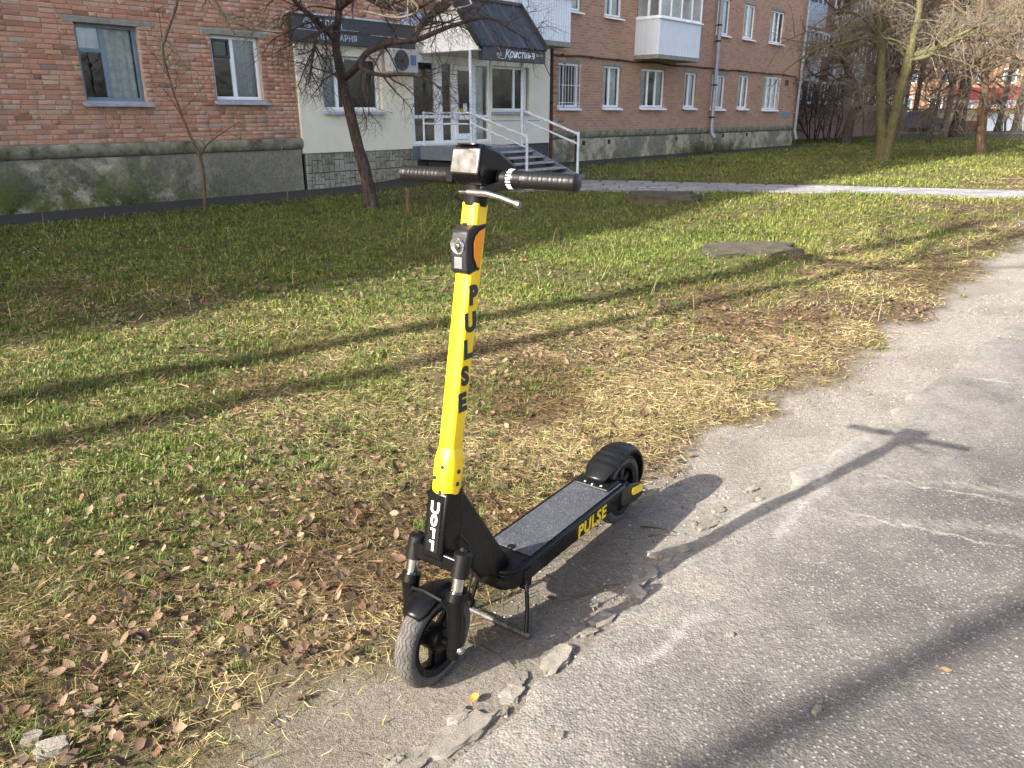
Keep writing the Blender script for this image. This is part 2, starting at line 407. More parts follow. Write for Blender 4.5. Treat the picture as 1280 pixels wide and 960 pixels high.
# ------------------------------------------------------------------ loose grit on the road and verge (nobody could count it)
def blob_mesh(seed, n=1, flat=.6, jag=.3):
    bm = bmesh.new(); bmesh.ops.create_icosphere(bm, subdivisions=n, radius=.5); r = random.Random(seed)
    for v in bm.verts:
        v.co *= 1 + r.uniform(-jag, jag); v.co.z *= flat
    me = bpy.data.meshes.new("stone"); bm.to_mesh(me); bm.free(); return me
def scatter_mesh(bases, pts, size, rot, col, tilt=None):
    """join many copies of small base meshes; bases = [(V, F)], all arrays"""
    Vs = []; Fs = []; Cs = []; off = 0; which = np.arange(len(pts)) % len(bases)
    for b, (bv, bf) in enumerate(bases):
        sel = np.where(which == b)[0]
        if len(sel) == 0: continue
        c, s_ = np.cos(rot[sel]), np.sin(rot[sel]); v = bv[None] * size[sel][:, None, None]
        if tilt is not None:
            ct, st = np.cos(tilt[sel])[:, None], np.sin(tilt[sel])[:, None]
            v = np.stack([v[..., 0], v[..., 1] * ct - v[..., 2] * st, v[..., 1] * st + v[..., 2] * ct], -1)
        x = v[..., 0] * c[:, None] - v[..., 1] * s_[:, None]; y = v[..., 0] * s_[:, None] + v[..., 1] * c[:, None]
        v = np.stack([x, y, v[..., 2]], -1) + pts[sel][:, None, :]
        Vs.append(v.reshape(-1, 3)); Fs.append((bf[None] + (off + np.arange(len(sel)) * len(bv))[:, None, None]).reshape(-1, bf.shape[1]))
        Cs.append(np.repeat(col[sel], len(bv), 0)); off += len(sel) * len(bv)
    return np.concatenate(Vs), np.concatenate(Fs), np.concatenate(Cs)
def arrs(me):
    V = np.zeros(len(me.vertices) * 3); me.vertices.foreach_get('co', V)
    return V.reshape(-1, 3), np.array([list(p.vertices) for p in me.polygons])
def mat_attr(name, rough=.85, trans=0., spec=.3, grain=None, bump=0., col='Col'):
    k = NT(name); c = k.attr(col, 'Color')
    if grain: c = k.mix(.5, c, k.ramp(k.noise(k.pos(), grain, 4, .7), [(.3, .25), (.7, .8)]), 'OVERLAY')
    nrm = k.bump(k.noise(k.pos(), grain or 90, 4), bump, .004) if bump else None
    b = k.bsdf(c, rough, 0, nrm, spec)
    if trans:
        t = k.n("BsdfTranslucent", Color=c); return k.fin(k.n("MixShader", i0=trans, i1=b, i2=t))
    return k.fin(b)
R = np.random.default_rng(5)
n = 11000
u = .45 + 6.5 * R.random(n) ** 1.5; v = np.interp(u, KU, KV) - .34 + 2.2 * R.random(n) ** 1.4
px, py = (u + v) / R2, (u - v) / R2
keep = (px * px + py * py > .8) & ((u > 1.05) | (kerb_sd(px, py) > .03)); px, py = px[keep], py[keep]; n = len(px)
sz = .0022 + .009 * R.random(n) ** 3.2 + .0005 * np.hypot(px, py)
pz = gh0(px, py) + .001 - sz * .06 + np.where(kerb_sd(px, py) > 0.1, .006, 0)
tone = .09 + .26 * R.random(n)[:, None] ** 2; col = tone * np.array([[1, .94, .86]]) * (1 + .12 * R.standard_normal((n, 1)))
bases = [arrs(blob_mesh(i, 1, .55, .25)) for i in range(5)]
V, F, C = scatter_mesh(bases, np.stack([px, py, pz], 1), sz, R.random(n) * 6.28, np.clip(col, .05, .8))
M_STONE = mat_attr("loose stone", .9, 0, .3, 220)
link("gravel", big_mesh("gravel", V, F, M_STONE, C), kind="stuff")

# ------------------------------------------------------------------ paved path
M_PAVER = None
def mat_concrete(name, lo, hi, moss=None, scale=5., bump=.5):
    k = NT(name); p = k.pos(); oi = k.n("ObjectInfo").outputs['Random']
    n1 = k.noise(p, scale, 6, .65); n2 = k.noise(p, scale * 14, 5, .7)
    c = k.ramp(k.math('ADD', k.math('MULTIPLY', n1, .6), k.math('MULTIPLY', n2, .4)), [(.33, lo), (.62, hi)])
    c = k.mix(k.math('MULTIPLY', oi, .35), c, tuple(x * .6 for x in lo))
    if moss: c = k.mix(k.ramp(k.noise(p, scale * 1.6, 6, .7), [(.45, 0.), (.68, .8)]), c, moss)
    return k.fin(k.bsdf(c, .9, 0, k.bump(n2, bump, .006), .3))
M_PAVER = mat_concrete("paver concrete", (.13, .13, .14), (.25, .245, .245), None, 3.)
M_BED = mat_concrete("path bed", (.06, .055, .05), (.13, .12, .10), (.05, .06, .02))
M_CONC = mat_concrete("old concrete", (.17, .155, .13), (.33, .31, .27), (.07, .075, .03))
path = link("path", None, kind="structure")
mb = MB(); rows = []
ts = np.linspace(-1.25, 16, 60)
for a in (0., 1.):
    rows.append([])
    for t in ts:
        x = 1.2 + t; wd = max(1.95 - .05 * t, .6); y = 13.42 - .245 * t + a * wd
        rows[-1].append((x, y, gh(x, y) - .012))
mb.grid(rows); mb.build("path_bed", M_BED, path, kind="structure")
bmv = MB(); bmv.bx((-.236, -.148, -.05), (.236, .148, .014)); me_p = bmv.mesh("paver", M_PAVER)
bm = bmesh.new(); bm.from_mesh(me_p); bmesh.ops.bevel(bm, geom=[e for e in bm.edges if all(v.co.z > 0 for v in e.verts)], offset=.012, segments=1, affect='EDGES'); bm.to_mesh(me_p); bm.free()
slope = math.atan(-.245); t = -1.0; i = 0; cnt = 0
ax, ay = math.cos(slope), math.sin(slope)
while t < 11.5:
    for j in range(6):
        off = .25 * (j % 2); tt = t + off
        wd = max(1.95 - .05 * tt, .6); f = (j + .5) / 6
        x = 1.2 + tt * ax; y = 13.42 - .245 * (x - 1.2) + f * wd
        if tt < -1.0 and j > 3: continue
        o = link("paver", me_p, path, (x, y, gh(x, y) + rnd.uniform(-.004, .006)))
        o.rotation_euler = (rnd.uniform(-.012, .012), rnd.uniform(-.012, .012), slope + rnd.uniform(-.01, .01)); cnt += 1
        o.scale = (1, max(.8, wd / 6 / .32), 1)
    t += .497

# ------------------------------------------------------------------ dark asphalt apron along the wall
k = NT("apron asphalt"); p = k.pos()
M_APR = k.fin(k.bsdf(k.ramp(k.noise(p, 14, 6, .7), [(.35, (.016, .016, .017)), (.7, (.045, .043, .04))]), .85, 0, k.bump(k.noise(p, 60, 5), .6, .01), .4))
def apron(s0, s1, wd):
    mb = MB(); r0 = []; r1 = []; r2 = []
    for s in np.linspace(s0, s1, int((s1 - s0) / .2) + 2):
        e = wd + .10 * (fbm(s, 1.7, 1.3, 13, 3) - .5) * 2
        a = w2(s, -.02); b = w2(s, e); c = w2(s, e + .06)
        r0.append((a.x, a.y, gh(*a.xy) + .075)); r1.append((b.x, b.y, gh(*b.xy) + .05)); r2.append((c.x, c.y, gh(*c.xy) - .05))
    mb.grid([r0, r1, r2]); return mb
apron(-4, 31.2, .86).build("pavement", M_APR, None, 40, kind="structure")
# ================================================================== SETTING: the apartment building (local axes: x along the wall, -y towards the street)
B_ROT = PI / 2 - WANG
BX, BY = WN * WOFF
bld = thing("apartment_building", "long red brick apartment building with white windows and mossy plaster base", "building", (BX, BY, 0), B_ROT)
H_EAVE = 15.6; S_LO, S_HI = -34., 30.55
def mat_brick(name, single):
    k = NT(name); p = k.pos(); ob = k.obj()
    tone = k.n("ObjectInfo").outputs['Random'] if single else k.attr("tone")
    c = k.ramp(tone, [(0., (.30, .14, .09)), (.06, (.44, .20, .12)), (.35, (.57, .275, .165)), (.6, (.61, .32, .20)), (.86, (.60, .36, .245)), (.97, (.54, .38, .28)), (1., (.22, .16, .125))])
    fine = k.noise(p, 75, 5, .7); bl = k.noise(p, 1.4, 5, .6)
    c = k.mix(k.ramp(fine, [(.35, .35), (.62, 0.)]), c, (.12, .06, .045))
    c = k.mix(k.ramp(k.noise(p, 26, 5, .75), [(.55, 0.), (.75, .55)]), c, (.47, .37, .29))
    c = k.mix(k.ramp(bl, [(.5, 0.), (.72, .38)]), c, (.43, .31, .22))
    mpv = k.n('Mapping', Vector=p, Scale=(1, 1, .12)).outputs[0]; c = k.mix(k.ramp(k.noise(mpv, 3.2, 5, .65), [(.50, 0.), (.70, .42)]), c, (.20, .125, .09))
    return k.fin(k.bsdf(c, .92, 0, k.bump(fine, .55, .006), .25))
M_BRICK1 = mat_brick("red brick", True); M_BRICKN = mat_brick("red brick wall", False)
k = NT("lime mortar"); p = k.pos()
M_MORTAR = k.fin(k.bsdf(k.ramp(k.noise(p, 30, 6, .7), [(.3, (.30, .235, .18)), (.7, (.48, .40, .32))]), .95, 0, k.bump(k.noise(p, 120, 4), .5, .005), .2))
# the far stretch, where single bricks are under two pixels tall
k = NT("distant brickwork"); ob = k.obj(); p = k.pos()
sx = k.n("SeparateXYZ", Vector=ob); vec = k.n("CombineXYZ", X=k.math('ADD', sx.outputs[0], sx.outputs[1]), Y=sx.outputs[2])
br = k.n("TexBrick", {'offset': .5}, Vector=vec, Color1=(.45, .25, .165), Color2=(.32, .165, .11), Mortar=(.43, .34, .26), Scale=1., Mortar_Size=.0055, Bias=-.2, Brick_Width=.215, Row_Height=.064)
c = k.mix(k.ramp(k.noise(p, .8, 6, .65), [(.45, 0.), (.7, .55)]), br.outputs[0], (.34, .215, .14))
c = k.mix(k.ramp(k.noise(ob, 9, 6, .75), [(.5, 0.), (.7, .6)]), c, (.44, .30, .2))
c = k.mix(k.ramp(k.noise(ob, 13, 5, .7), [(.55, 0.), (.72, .5)]), c, (.16, .075, .05))
M_BRICKF = k.fin(k.bsdf(c, .93, 0, k.bump(br.outputs[1], .5, -.01), .2))
M_WHITE = simple("white window plastic", (.84, .86, .87), .45, 0, .06, 6, spec=.4, dirt=((.35, .33, .3), .35))
M_BLUEGREY = simple("blue grey window paint", (.16, .205, .25), .5, 0, .2, 8, dirt=((.4, .42, .42), .4))
M_BROWNF = simple("dark brown vent frame", (.055, .045, .04), .5, 0, .2, 8)
M_SILL = simple("zinc sill", (.36, .39, .44), .5, .35, .2, 5, dirt=((.2, .19, .18), .5))
M_LINTEL = mat_concrete("lintel concrete", (.22, .21, .17), (.36, .34, .29), (.16, .16, .10), 7)
M_CURT = simple("lace curtain", (.78, .76, .70), .9, 0, .2, 14)
M_CURTG = simple("grey curtain", (.48, .48, .48), .9, 0, .2, 14)
M_BLIND = simple("pale blind", (.80, .80, .79), .85, 0, .12, 5)
M_ROOM = simple("dim room", (.10, .09, .08), .9, 0, .3, 2)
k = NT("window glass"); fr = k.n("Fresnel", IOR=1.5).outputs[0]
gl = k.n("BsdfGlossy", Color=(1, 1, 1), Roughness=.02); tr = k.n("BsdfTransparent", Color=(.80, .84, .84))
nm = k.bump(k.noise(k.pos(), 1.7, 3), .10, .05); k.set(gl.inputs['Normal'], nm)
M_GLASS = k.fin(k.n("MixShader", i0=k.math('ADD', k.math('MULTIPLY', fr, .8), .03, True), i1=tr, i2=gl))
k = NT("stained plaster"); ob = k.obj(); p = k.pos(); sx = k.n("SeparateXYZ", Vector=ob)
n1 = k.noise(p, 1.9, 7, .74, .4); n2 = k.noise(p, 22, 6, .7); n3 = k.noise(p, 1.3, 6, .65, .3)
c = k.ramp(n2, [(.3, (.15, .135, .105)), (.7, (.30, .27, .21))])
plain = k.math('SUBTRACT', k.math('MULTIPLY', k.math('ABSOLUTE', k.math('SUBTRACT', sx.outputs[0], 7.3)), .8), .55, True)
c = k.mix(k.math('MULTIPLY', k.ramp(n3, [(.47, 0.), (.53, .9)]), plain, True), c, k.ramp(n2, [(.3, (.36, .30, .20)), (.7, (.56, .49, .35))]))
low = k.math('SUBTRACT', 1.15, k.math('MULTIPLY', sx.outputs[2], 1.25), True)
nearm = k.math('SUBTRACT', 1.3, k.math('MULTIPLY', k.math('ABSOLUTE', k.math('SUBTRACT', sx.outputs[0], 3.8)), .28), True)
mm = k.math('MULTIPLY', k.math('MULTIPLY', k.ramp(n1, [(.42, 0.), (.51, 1.)]), low, True), nearm, True)
c = k.mix(mm, c, k.ramp(n2, [(.35, (.010, .014, .003)), (.7, (.06, .068, .012))]))
c = k.mix(k.math('MULTIPLY', k.ramp(k.noise(p, 3.4, 6, .7), [(.45, 0.), (.58, .85)]), k.math('MULTIPLY', low, k.math('ADD', k.math('MULTIPLY', plain, .75), .25))), c, (.105, .115, .025))
M_PLAST = k.fin(k.bsdf(c, .94, 0, k.bump(k.math('ADD', n1, k.math('MULTIPLY', n2, .5)), .7, .03), .2))
k = NT("mossy ledge"); p = k.pos(); n1 = k.noise(p, 5, 7, .7)
c = k.ramp(n1, [(.3, (.06, .06, .03)), (.5, (.19, .175, .12)), (.72, (.32, .29, .215))])
M_LEDGE = k.fin(k.bsdf(c, .92, 0, k.bump(k.noise(p, 26, 6, .7), .7, .02), .2))
k = NT("cream render"); p = k.pos(); n1 = k.noise(p, 1.6, 6, .65); n2 = k.noise(p, 130, 3)
c = k.ramp(n1, [(.3, (.70, .63, .49)), (.7, (.80, .74, .60))])
M_CREAM = k.fin(k.bsdf(c, .88, 0, k.bump(n2, .35, .004), .25))

# --- openings: (s0, s1, z0, z1, style)
WINS = [
 dict(b=(4.84, 5.70, 1.53, 2.54), fr='bg', mull=[.43], trans={0: .66}, curt=[1], ct='lace', lint=(4.69, 5.96), deep=.07),
 dict(b=(6.83, 7.68, 1.57, 2.52), fr='w', mull=[.45], vent=True, curt=[1], ct='grey', lint=(6.68, 7.87), deep=.07),
 dict(b=(8.85, 10.18, 1.42, 2.33), fr='w', mull=[.27, .40], curt=[0], ct='grey', cream=True),
 dict(b=(13.30, 14.57, 1.42, 2.34), fr='w', mull=[.66], curt=[], ct='grey', cream=True),
 dict(b=(15.70, 16.56, 1.51, 2.51), fr='w', mull=[.38], curt=[0], ct='grey', grille=True),
 dict(b=(17.63, 18.44, 1.52, 2.52), fr='w', mull=[.42], curt=[0, 1], ct='lace'),
 dict(b=(19.44, 20.75, 1.53, 2.52), fr='w', mull=[.34, .66], curt=[0, 2], ct='grey'),
 dict(b=(21.90, 22.62, 1.54, 2.51), fr='w', mull=[.45], curt=[0, 1], ct='blind'),
 dict(b=(23.62, 24.56, 1.52, 2.51), fr='w', mull=[.5], curt=[0, 1], ct='blind'),
 dict(b=(25.52, 26.32, 1.54, 2.55), fr='w', mull=[.5], curt=[0, 1, 2], ct='blind'),
 dict(b=(27.52, 28.80, 1.51, 2.58), fr='w', mull=[.33, .66], curt=[0, 1, 2], ct='blind', grille=True),
]
for i, (a, b) in enumerate([(1.2, 2.1), (3.0, 3.62)]): WINS.append(dict(b=(a, b - .35 * (i == 1) + .3 * (i == 1), 1.53, 2.52), fr='w', mull=[.5], curt=[0], ct='lace'))
cols2 = [(4.84, 5.7), (6.83, 7.68), (8.95, 10.1), (15.75, 16.58), (17.57, 18.36), (23.62, 24.5), (25.48, 26.32), (27.56, 28.72), (1.2, 2.1)]
for fl in range(1, 6):
    for (a, b) in cols2:
        z0 = 3.68 + 2.15 * (fl - 1)
        WINS.append(dict(b=(a, b, z0, z0 + 1.0), fr='w', mull=[.33, .66] if b - a > 1.1 else [.45], curt=[0, 1], ct=('blind', 'lace', 'grey')[fl % 3], up=fl))
HOLES = [x['b'] for x in WINS] + [(10.96, 13.24, .78, 2.47)]

def wall_cells(mb, s0, s1, z0, z1, y, holes, m=0, reveal=.10):
    hs = [h for h in holes if h[0] < s1 and h[1] > s0 and h[2] < z1 and h[3] > z0]
    S = sorted({s0, s1} | {min(max(v, s0), s1) for h in hs for v in h[:2]}); Z = sorted({z0, z1} | {min(max(v, z0), z1) for h in hs for v in h[2:]})
    for i in range(len(S) - 1):
        for j in range(len(Z) - 1):
            cs, cz = (S[i] + S[i + 1]) / 2, (Z[j] + Z[j + 1]) / 2
            if any(h[0] < cs < h[1] and h[2] < cz < h[3] for h in hs): continue
            mb.quad((S[i], y, Z[j]), (S[i + 1], y, Z[j]), (S[i + 1], y, Z[j + 1]), (S[i], y, Z[j + 1]), m)
    for h in hs:
        a, b, c, d = max(h[0], s0), min(h[1], s1), max(h[2], z0), min(h[3], z1); q = y + reveal
        mb.quad((a, y, c), (a, q, c), (a, q, d), (a, y, d), m); mb.quad((b, y, c), (b, y, d), (b, q, d), (b, q, c), m)
        mb.quad((a, y, d), (a, q, d), (b, q, d), (b, y, d), m); mb.quad((a, y, c), (b, y, c), (b, q, c), (a, q, c), m)
# near wall: mortar face carrying the bricks; far wall and upper floors: brickwork material
ZB = .945
mb = MB(); wall_cells(mb, S_LO, 16., ZB, 3.62, 0, HOLES)
nearwall = mb.build("brick_wall", M_MORTAR, bld, fix=False)
mb = MB(); wall_cells(mb, 16., S_HI, ZB, 3.62, 0, HOLES); wall_cells(mb, S_LO, S_HI, 3.62, H_EAVE, 0, HOLES)
mb.quad((S_HI, 0, 0), (S_HI, 11, 0), (S_HI, 11, H_EAVE), (S_HI, 0, H_EAVE)); mb.quad((S_LO, 0, 0), (S_LO, 0, H_EAVE), (S_LO, 11, H_EAVE), (S_LO, 11, 0))
mb.quad((S_LO, 11, 0), (S_LO, 11, H_EAVE), (S_HI, 11, H_EAVE), (S_HI, 11, 0))
mb.build("wall", M_BRICKF, bld, fix=False)
mb = MB(); mb.bx((S_LO - .3, -.42, H_EAVE), (S_HI + .3, 11.4, H_EAVE + .22)); mb.build("roof", M_LINTEL, bld)
# rounded ledge and plaster base
def ledge(s0, s1):
    prof = [(.02, .955), (-.03, .955), (-.052, .93), (-.06, .87), (-.055, .80), (-.03, .772), (-.012, .765), (.02, .765)]
    m = MB(); R_ = []
    for s in np.linspace(s0, s1, int((s1 - s0) / .4) + 2):
        R_.append([(s, y + .008 * (fbm(s, z * 9, 2.2, 4, 3) - .5), z + .012 * (fbm(s, z, 1.5, 6, 3) - .5)) for y, z in prof])
    m.grid(R_); return m
ledge(S_LO, 8.34).build("ledge", M_LEDGE, bld, 50); ledge(15.34, S_HI).build("ledge", M_LEDGE, bld, 50)
def base(s0, s1):
    m = MB(); R_ = []
    for s in np.arange(s0, s1 + 1e-6, .1):
        R_.append([(s, -.012 - .028 * fbm(s, z, 3.1, 17, 4) * (1 if z < .75 else 0), z) for z in (-.25, -.1, 0, .1, .2, .3, .4, .5, .6, .7, .775)])
    m.grid(R_); return m
mb = base(-2, 8.36); q = MB(); mb.build("plinth", M_PLAST, bld, 60); base(15.33, S_HI + .02).build("plinth", M_PLAST, bld, 60)
mb = MB(); mb.bx((S_LO, .002, -.3), (-2.0, .1, .78)); mb.build("plinth", M_PLAST, bld)

# --- single bricks
def brick_mesh(L, h=.0545, d=.022, seed=0):
    r = random.Random(seed); b = MB(); c = .004
    j = lambda: r.uniform(-.0022, .0022)
    v = [(x * L / 2, .012, z * h / 2) for x, z in ((-1, -1), (1, -1), (1, 1), (-1, 1))]
    v += [(x * (L / 2) + j(), -d / 2 + .004 + j(), z * (h / 2) + j()) for x, z in ((-1, -1), (1, -1), (1, 1), (-1, 1))]
    v += [(x * (L / 2 - c) + j(), -d / 2 + j(), z * (h / 2 - c) + j()) for x, z in ((-1, -1), (1, -1), (1, 1), (-1, 1))]
    f = []
    for a in (0, 4):
        for i in range(4): f.append((a + i, a + (i + 1) % 4, a + 4 + (i + 1) % 4, a + 4 + i))
    f.append((8, 9, 10, 11)); return b.add(v, f)
ROW = .064; bricks = []
rb = random.Random(11)
BLOCK = [(8.30, 15.32, 0, 2.93), (-99, -98, 0, 1)]
for r_ in range(int((3.62 - ZB) / ROW) + 1):
    z = ZB + .012 + ROW * r_ + ROW / 2
    if z > 3.60: break
    cuts = sorted([(h[0], h[1]) for h in HOLES + BLOCK if h[2] < z + .03 and h[3] > z - .03])
    cur = -3.0; spans = []
    for a, b in cuts:
        if a > cur: spans.append((cur, min(a, 16.)))
        cur = max(cur, b)
    if cur < 16.: spans.append((cur, 16.))
    for a, b in spans:
        x = a + .004; first = True
        while x < b - .03:
            L = .105 if (rb.random() < .22 or (first and r_ % 2)) else .212
            L = min(L + rb.uniform(-.006, .006), b - x - .004); first = False
            if b - x - L < .05: L = b - x - .004
            bricks.append((x + L / 2, z + rb.uniform(-.002, .002), L - .009)); x += L
LINT = [x['lint'] for x in WINS if 'lint' in x]
bricks = [q for q in bricks if not any(l[0] < q[0] < l[1] and 2.53 < q[1] < 2.625 for l in LINT)]
def inframe(s, z):
    p = w2(s, 0, z); c_, s_ = math.cos(PITCH), math.sin(PITCH); y, zz = p.y, p.z - CAM_H
    d = y * c_ - zz * s_; v = -(y * s_ + zz * c_); return -645 < 960 * p.x / d < 645 and v / d * 960 > -482
vis = [q for q in bricks if inframe(q[0], q[1]) and q[0] < 8.4]; vis.sort(key=lambda q: -q[2] / (10 + .6 * q[0])) 
near = set(vis[:300])
B_ME = {}
for kind, L in (('s', .205), ('h', .097)):
    B_ME[kind] = [brick_mesh(L, seed=i + (50 if kind == 'h' else 0)).mesh("brick", M_BRICK1) for i in range(4)]
for q in near:
    kd = 's' if q[2] > .15 else 'h'
    o = link("brick", rb.choice(B_ME[kd]), nearwall, (q[0], rb.uniform(-.0035, .0035), q[1]))
    o.scale = (q[2] / (.205 if kd == 's' else .097), 1, 1); o.rotation_euler = (rb.uniform(-.02, .02), rb.uniform(-.012, .012), rb.uniform(-.012, .012))
bases = []
for i in range(5):
    b = brick_mesh(1.0, seed=100 + i); v = np.array(b.v); v[:, 0] = np.sign(v[:, 0]); bases.append((v, np.array(b.f)))
Vs = []; Fs = []; Ts = []; off = 0
for q in bricks:
    if q in near: continue
    bv, bf = bases[rb.randrange(5)]
    v = bv.copy(); v[:, 0] = v[:, 0] * (q[2] / 2 - np.where(np.arange(12) > 7, .004, 0)) + q[0]; v[:, 1] += rb.uniform(-.0035, .0035); v[:, 2] += q[1] 
    Vs.append(v); Fs.append(bf + off); off += 12; Ts += [rb.random()] * 12
me = big_mesh("brickwork", np.concatenate(Vs), np.concatenate(Fs), M_BRICKN); set_attr(me, "tone", Ts)
link("brickwork", me, nearwall, kind="stuff")

# --- windows
def curtain(a, b, z0, z1, y, seed):
    m = MB(); r = random.Random(seed); xs_ = np.linspace(a, b, max(8, int((b - a) / .02))); ph = r.uniform(0, 6)
    f = lambda x, z: y + .018 * math.sin(x * 62 + ph + 1.3 * math.sin(x * 11)) * (.6 + .4 * (z1 - z) / (z1 - z0))
    return m.grid([[(x, f(x, z), z) for x in xs_] for z in (z1, (z0 + z1) / 2, z0)])
FR = {'w': M_WHITE, 'bg': M_BLUEGREY}; CT = {'lace': M_CURT, 'grey': M_CURTG, 'blind': M_BLIND}
def window(wd, seed):
    a, b, c, d = wd['b']; fm = FR[wd['fr']]; y0 = wd.get('deep', .05); t = .05; fd = .055
    m = MB()
    m.bx((a, y0, c), (a + t, y0 + fd, d)); m.bx((b - t, y0, c), (b, y0 + fd, d)); m.bx((a + t, y0, c), (b - t, y0 + fd, c + t)); m.bx((a + t, y0, d - t), (b - t, y0 + fd, d))
    ms = [a + t] + [a + f * (b - a) for f in wd['mull']] + [b - t]
    for x in ms[1:-1]: m.bx((x - .032, y0 - .004, c + t), (x + .032, y0 + fd - .003, d - t))
    win = m.build("window", fm, bld, bevel=.006)
    panes = []
    for i in range(len(ms) - 1):
        l = ms[i] + (.032 if i else 0); r = ms[i + 1] - (.032 if i < len(ms) - 2 else 0)
        panes.append((i, l, r))
        if i in wd.get('trans', {}):
            zt = c + (d - c) * wd['trans'][i]; q = MB().bx((l, y0 + .002, zt - .025), (r, y0 + fd - .004, zt + .025)); q.build("transom", fm, win)
            q = MB().bx((l, y0 + .030, zt + .025), (r, y0 + .034, d - t)); q.build("blind", M_BLIND, win)
        if wd.get('vent') and i == 0:
            zt = c + (d - c) * .66; q = MB()
            e = .035; q.bx((l, y0 - .006, zt), (r, y0 + .03, zt + e)); q.bx((l, y0 - .006, d - t - e), (r, y0 + .03, d - t)); q.bx((l, y0 - .006, zt + e), (l + e, y0 + .03, d - t - e)); q.bx((r - e, y0 - .006, zt + e), (r, y0 + .03, d - t - e))
            q.build("vent_frame", M_BROWNF, win, bevel=.004)
    for i, l, r in panes:
        MB().quad((l, y0 + .024, c + t), (r, y0 + .024, c + t), (r, y0 + .024, d - t), (l, y0 + .024, d - t)).build("pane", M_GLASS, win, fix=False)
    for i in wd['curt']:
        if i < len(panes): curtain(panes[i][1] - .01, panes[i][2] + .01, c + t, d - t, y0 + .085, seed + i).build("curtain", CT[wd['ct']], win, 60)
    r_ = MB(); q0, q1 = y0 + fd + .002, y0 + .75
    r_.quad((a, q1, c), (b, q1, c), (b, q1, d), (a, q1, d)); r_.quad((a, q0, c), (a, q1, c), (a, q1, d), (a, q0, d)); r_.quad((b, q0, c), (b, q0, d), (b, q1, d), (b, q1, c))
    r_.quad((a, q0, c), (b, q0, c), (b, q1, c), (a, q1, c)); r_.quad((a, q0, d), (a, q1, d), (b, q1, d), (b, q0, d))
    r_.build("room", M_ROOM, win)
    out = -.10 if not wd.get('cream') else -.14
    ex = .06 if 'lint' in wd else .03
    poly = [(out, c - .075), (out, c - .045), (y0 - .006, c + .004), (y0 - .006, c - .02), (.012, c - .045)]
    MB().prism(poly, a - ex, b + ex, lambda u, v, s: (s, u, v)).build("sill", M_SILL if wd['fr'] == 'bg' or 'lint' in wd or wd.get('cream') else M_WHITE, win)
    if 'lint' in wd:
        MB().bx((wd['lint'][0], -.016, d + .001), (wd['lint'][1], .06, d + .075)).build("lintel", M_LINTEL, win, bevel=.006)
    elif not wd.get('cream'):
        MB().bx((a - .08, -.008, d + .002), (b + .08, .05, d + .085)).build("lintel", M_LINTEL, win)
    if wd.get('grille'):
        g = MB(); yy = -.05
        for x in np.linspace(a + .02, b - .02, int((b - a) / .105)): g.tube([(x, yy, c - .02), (x, yy, d)], .006, 5)
        for z in (c + .03, c + .1, (c + d) / 2, d - .05): g.tube([(a - .02, yy, z), (b + .02, yy, z)], .006, 5)
        for x in (a - .02, b + .02):
            for z in (c + .1, d - .05): g.tube([(x, yy, z), (x, .02, z)], .006, 5)
        g.build("grille", M_WHITE, win)
    return win
for i, wd in enumerate(WINS):
    if wd.get('up', 0) > 3: 
        wd = dict(wd, curt=[])
    window(wd, 300 + i)
# ================================================================== shop front, porch, steps, signs, pipes
OFF = {}
def wthing(name, label, cat, s, o, z, group=None):
    t = thing(name, label, cat, w2(s, o, z), B_ROT, group); OFF[t.name] = (s, o, z); return t
def sub(mb, name, mat, t, smooth=None, bevel=None, root=None, **tags):
    """part built in wall coordinates (s, -out, z), child of t (root gives the offset)"""
    o = mb.build(name, mat, t, smooth, bevel, **tags)
    if root is None or root is t:
        s, q, z = OFF[(root or t).name]; o.location = (-s, q, -z)
    return o
def wbox(mb, s0, s1, o0, o1, z0, z1, m=0): return mb.bx((s0, -o1, z0), (s1, -o0, z1), m)
M_ANTH = simple("anthracite sheet", (.035, .042, .05), .42, .3, .15, 5, dirt=((.09, .09, .09), .35))
M_STEELB = simple("blue grey painted steel", (.13, .165, .205), .5, .2, .15, 6, dirt=((.22, .21, .2), .4))
M_RAIL = simple("pale grey railing paint", (.50, .55, .62), .45, 0, .12, 8, dirt=((.3, .22, .16), .25))
M_TREAD = mat_concrete("worn tread", (.24, .24, .25), (.46, .45, .44), (.16, .13, .08), 6)
M_LETW = simple("white sign lettering", (.80, .81, .83), .5, 0, .04)
M_LETG = simple("weathered sign lettering", (.46, .47, .49), .6, 0, .25, 20)
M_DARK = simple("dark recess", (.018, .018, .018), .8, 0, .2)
M_TILE = mat_concrete("plinth stone tile", (.24, .22, .175), (.47, .435, .35), (.09, .10, .035), 2.6)
M_GROUT = simple("tile grout", (.075, .072, .06), .95, 0, .2, 20)
M_YEL = simple("yellow sticker", (.75, .56, .02), .5)

# cream render with its two windows (part of the building)
mb = MB(); wall_cells(mb, 8.33, 15.33, .70, 2.93, -.055, [h for h in HOLES if 8.3 < h[0] < 15.3], reveal=.13)
mb.bx((8.33, -.055, .695), (10.95, .01, .699)); mb.quad((8.33, -.055, .7), (8.33, -.055, 2.93), (8.33, .01, 2.93), (8.33, .01, .7)); mb.quad((15.33, -.055, .7), (15.33, .01, .7), (15.33, .01, 2.93), (15.33, -.055, 2.93))
mb.quad((8.33, -.055, 2.93), (15.33, -.055, 2.93), (15.33, .01, 2.93), (8.33, .01, 2.93))
cream = mb.build("render_wall", M_CREAM, bld, fix=False)
MB().bx((13.26, -.058, 1.20), (14.95, -.05, 1.214)).build("groove", M_STEELB, cream)
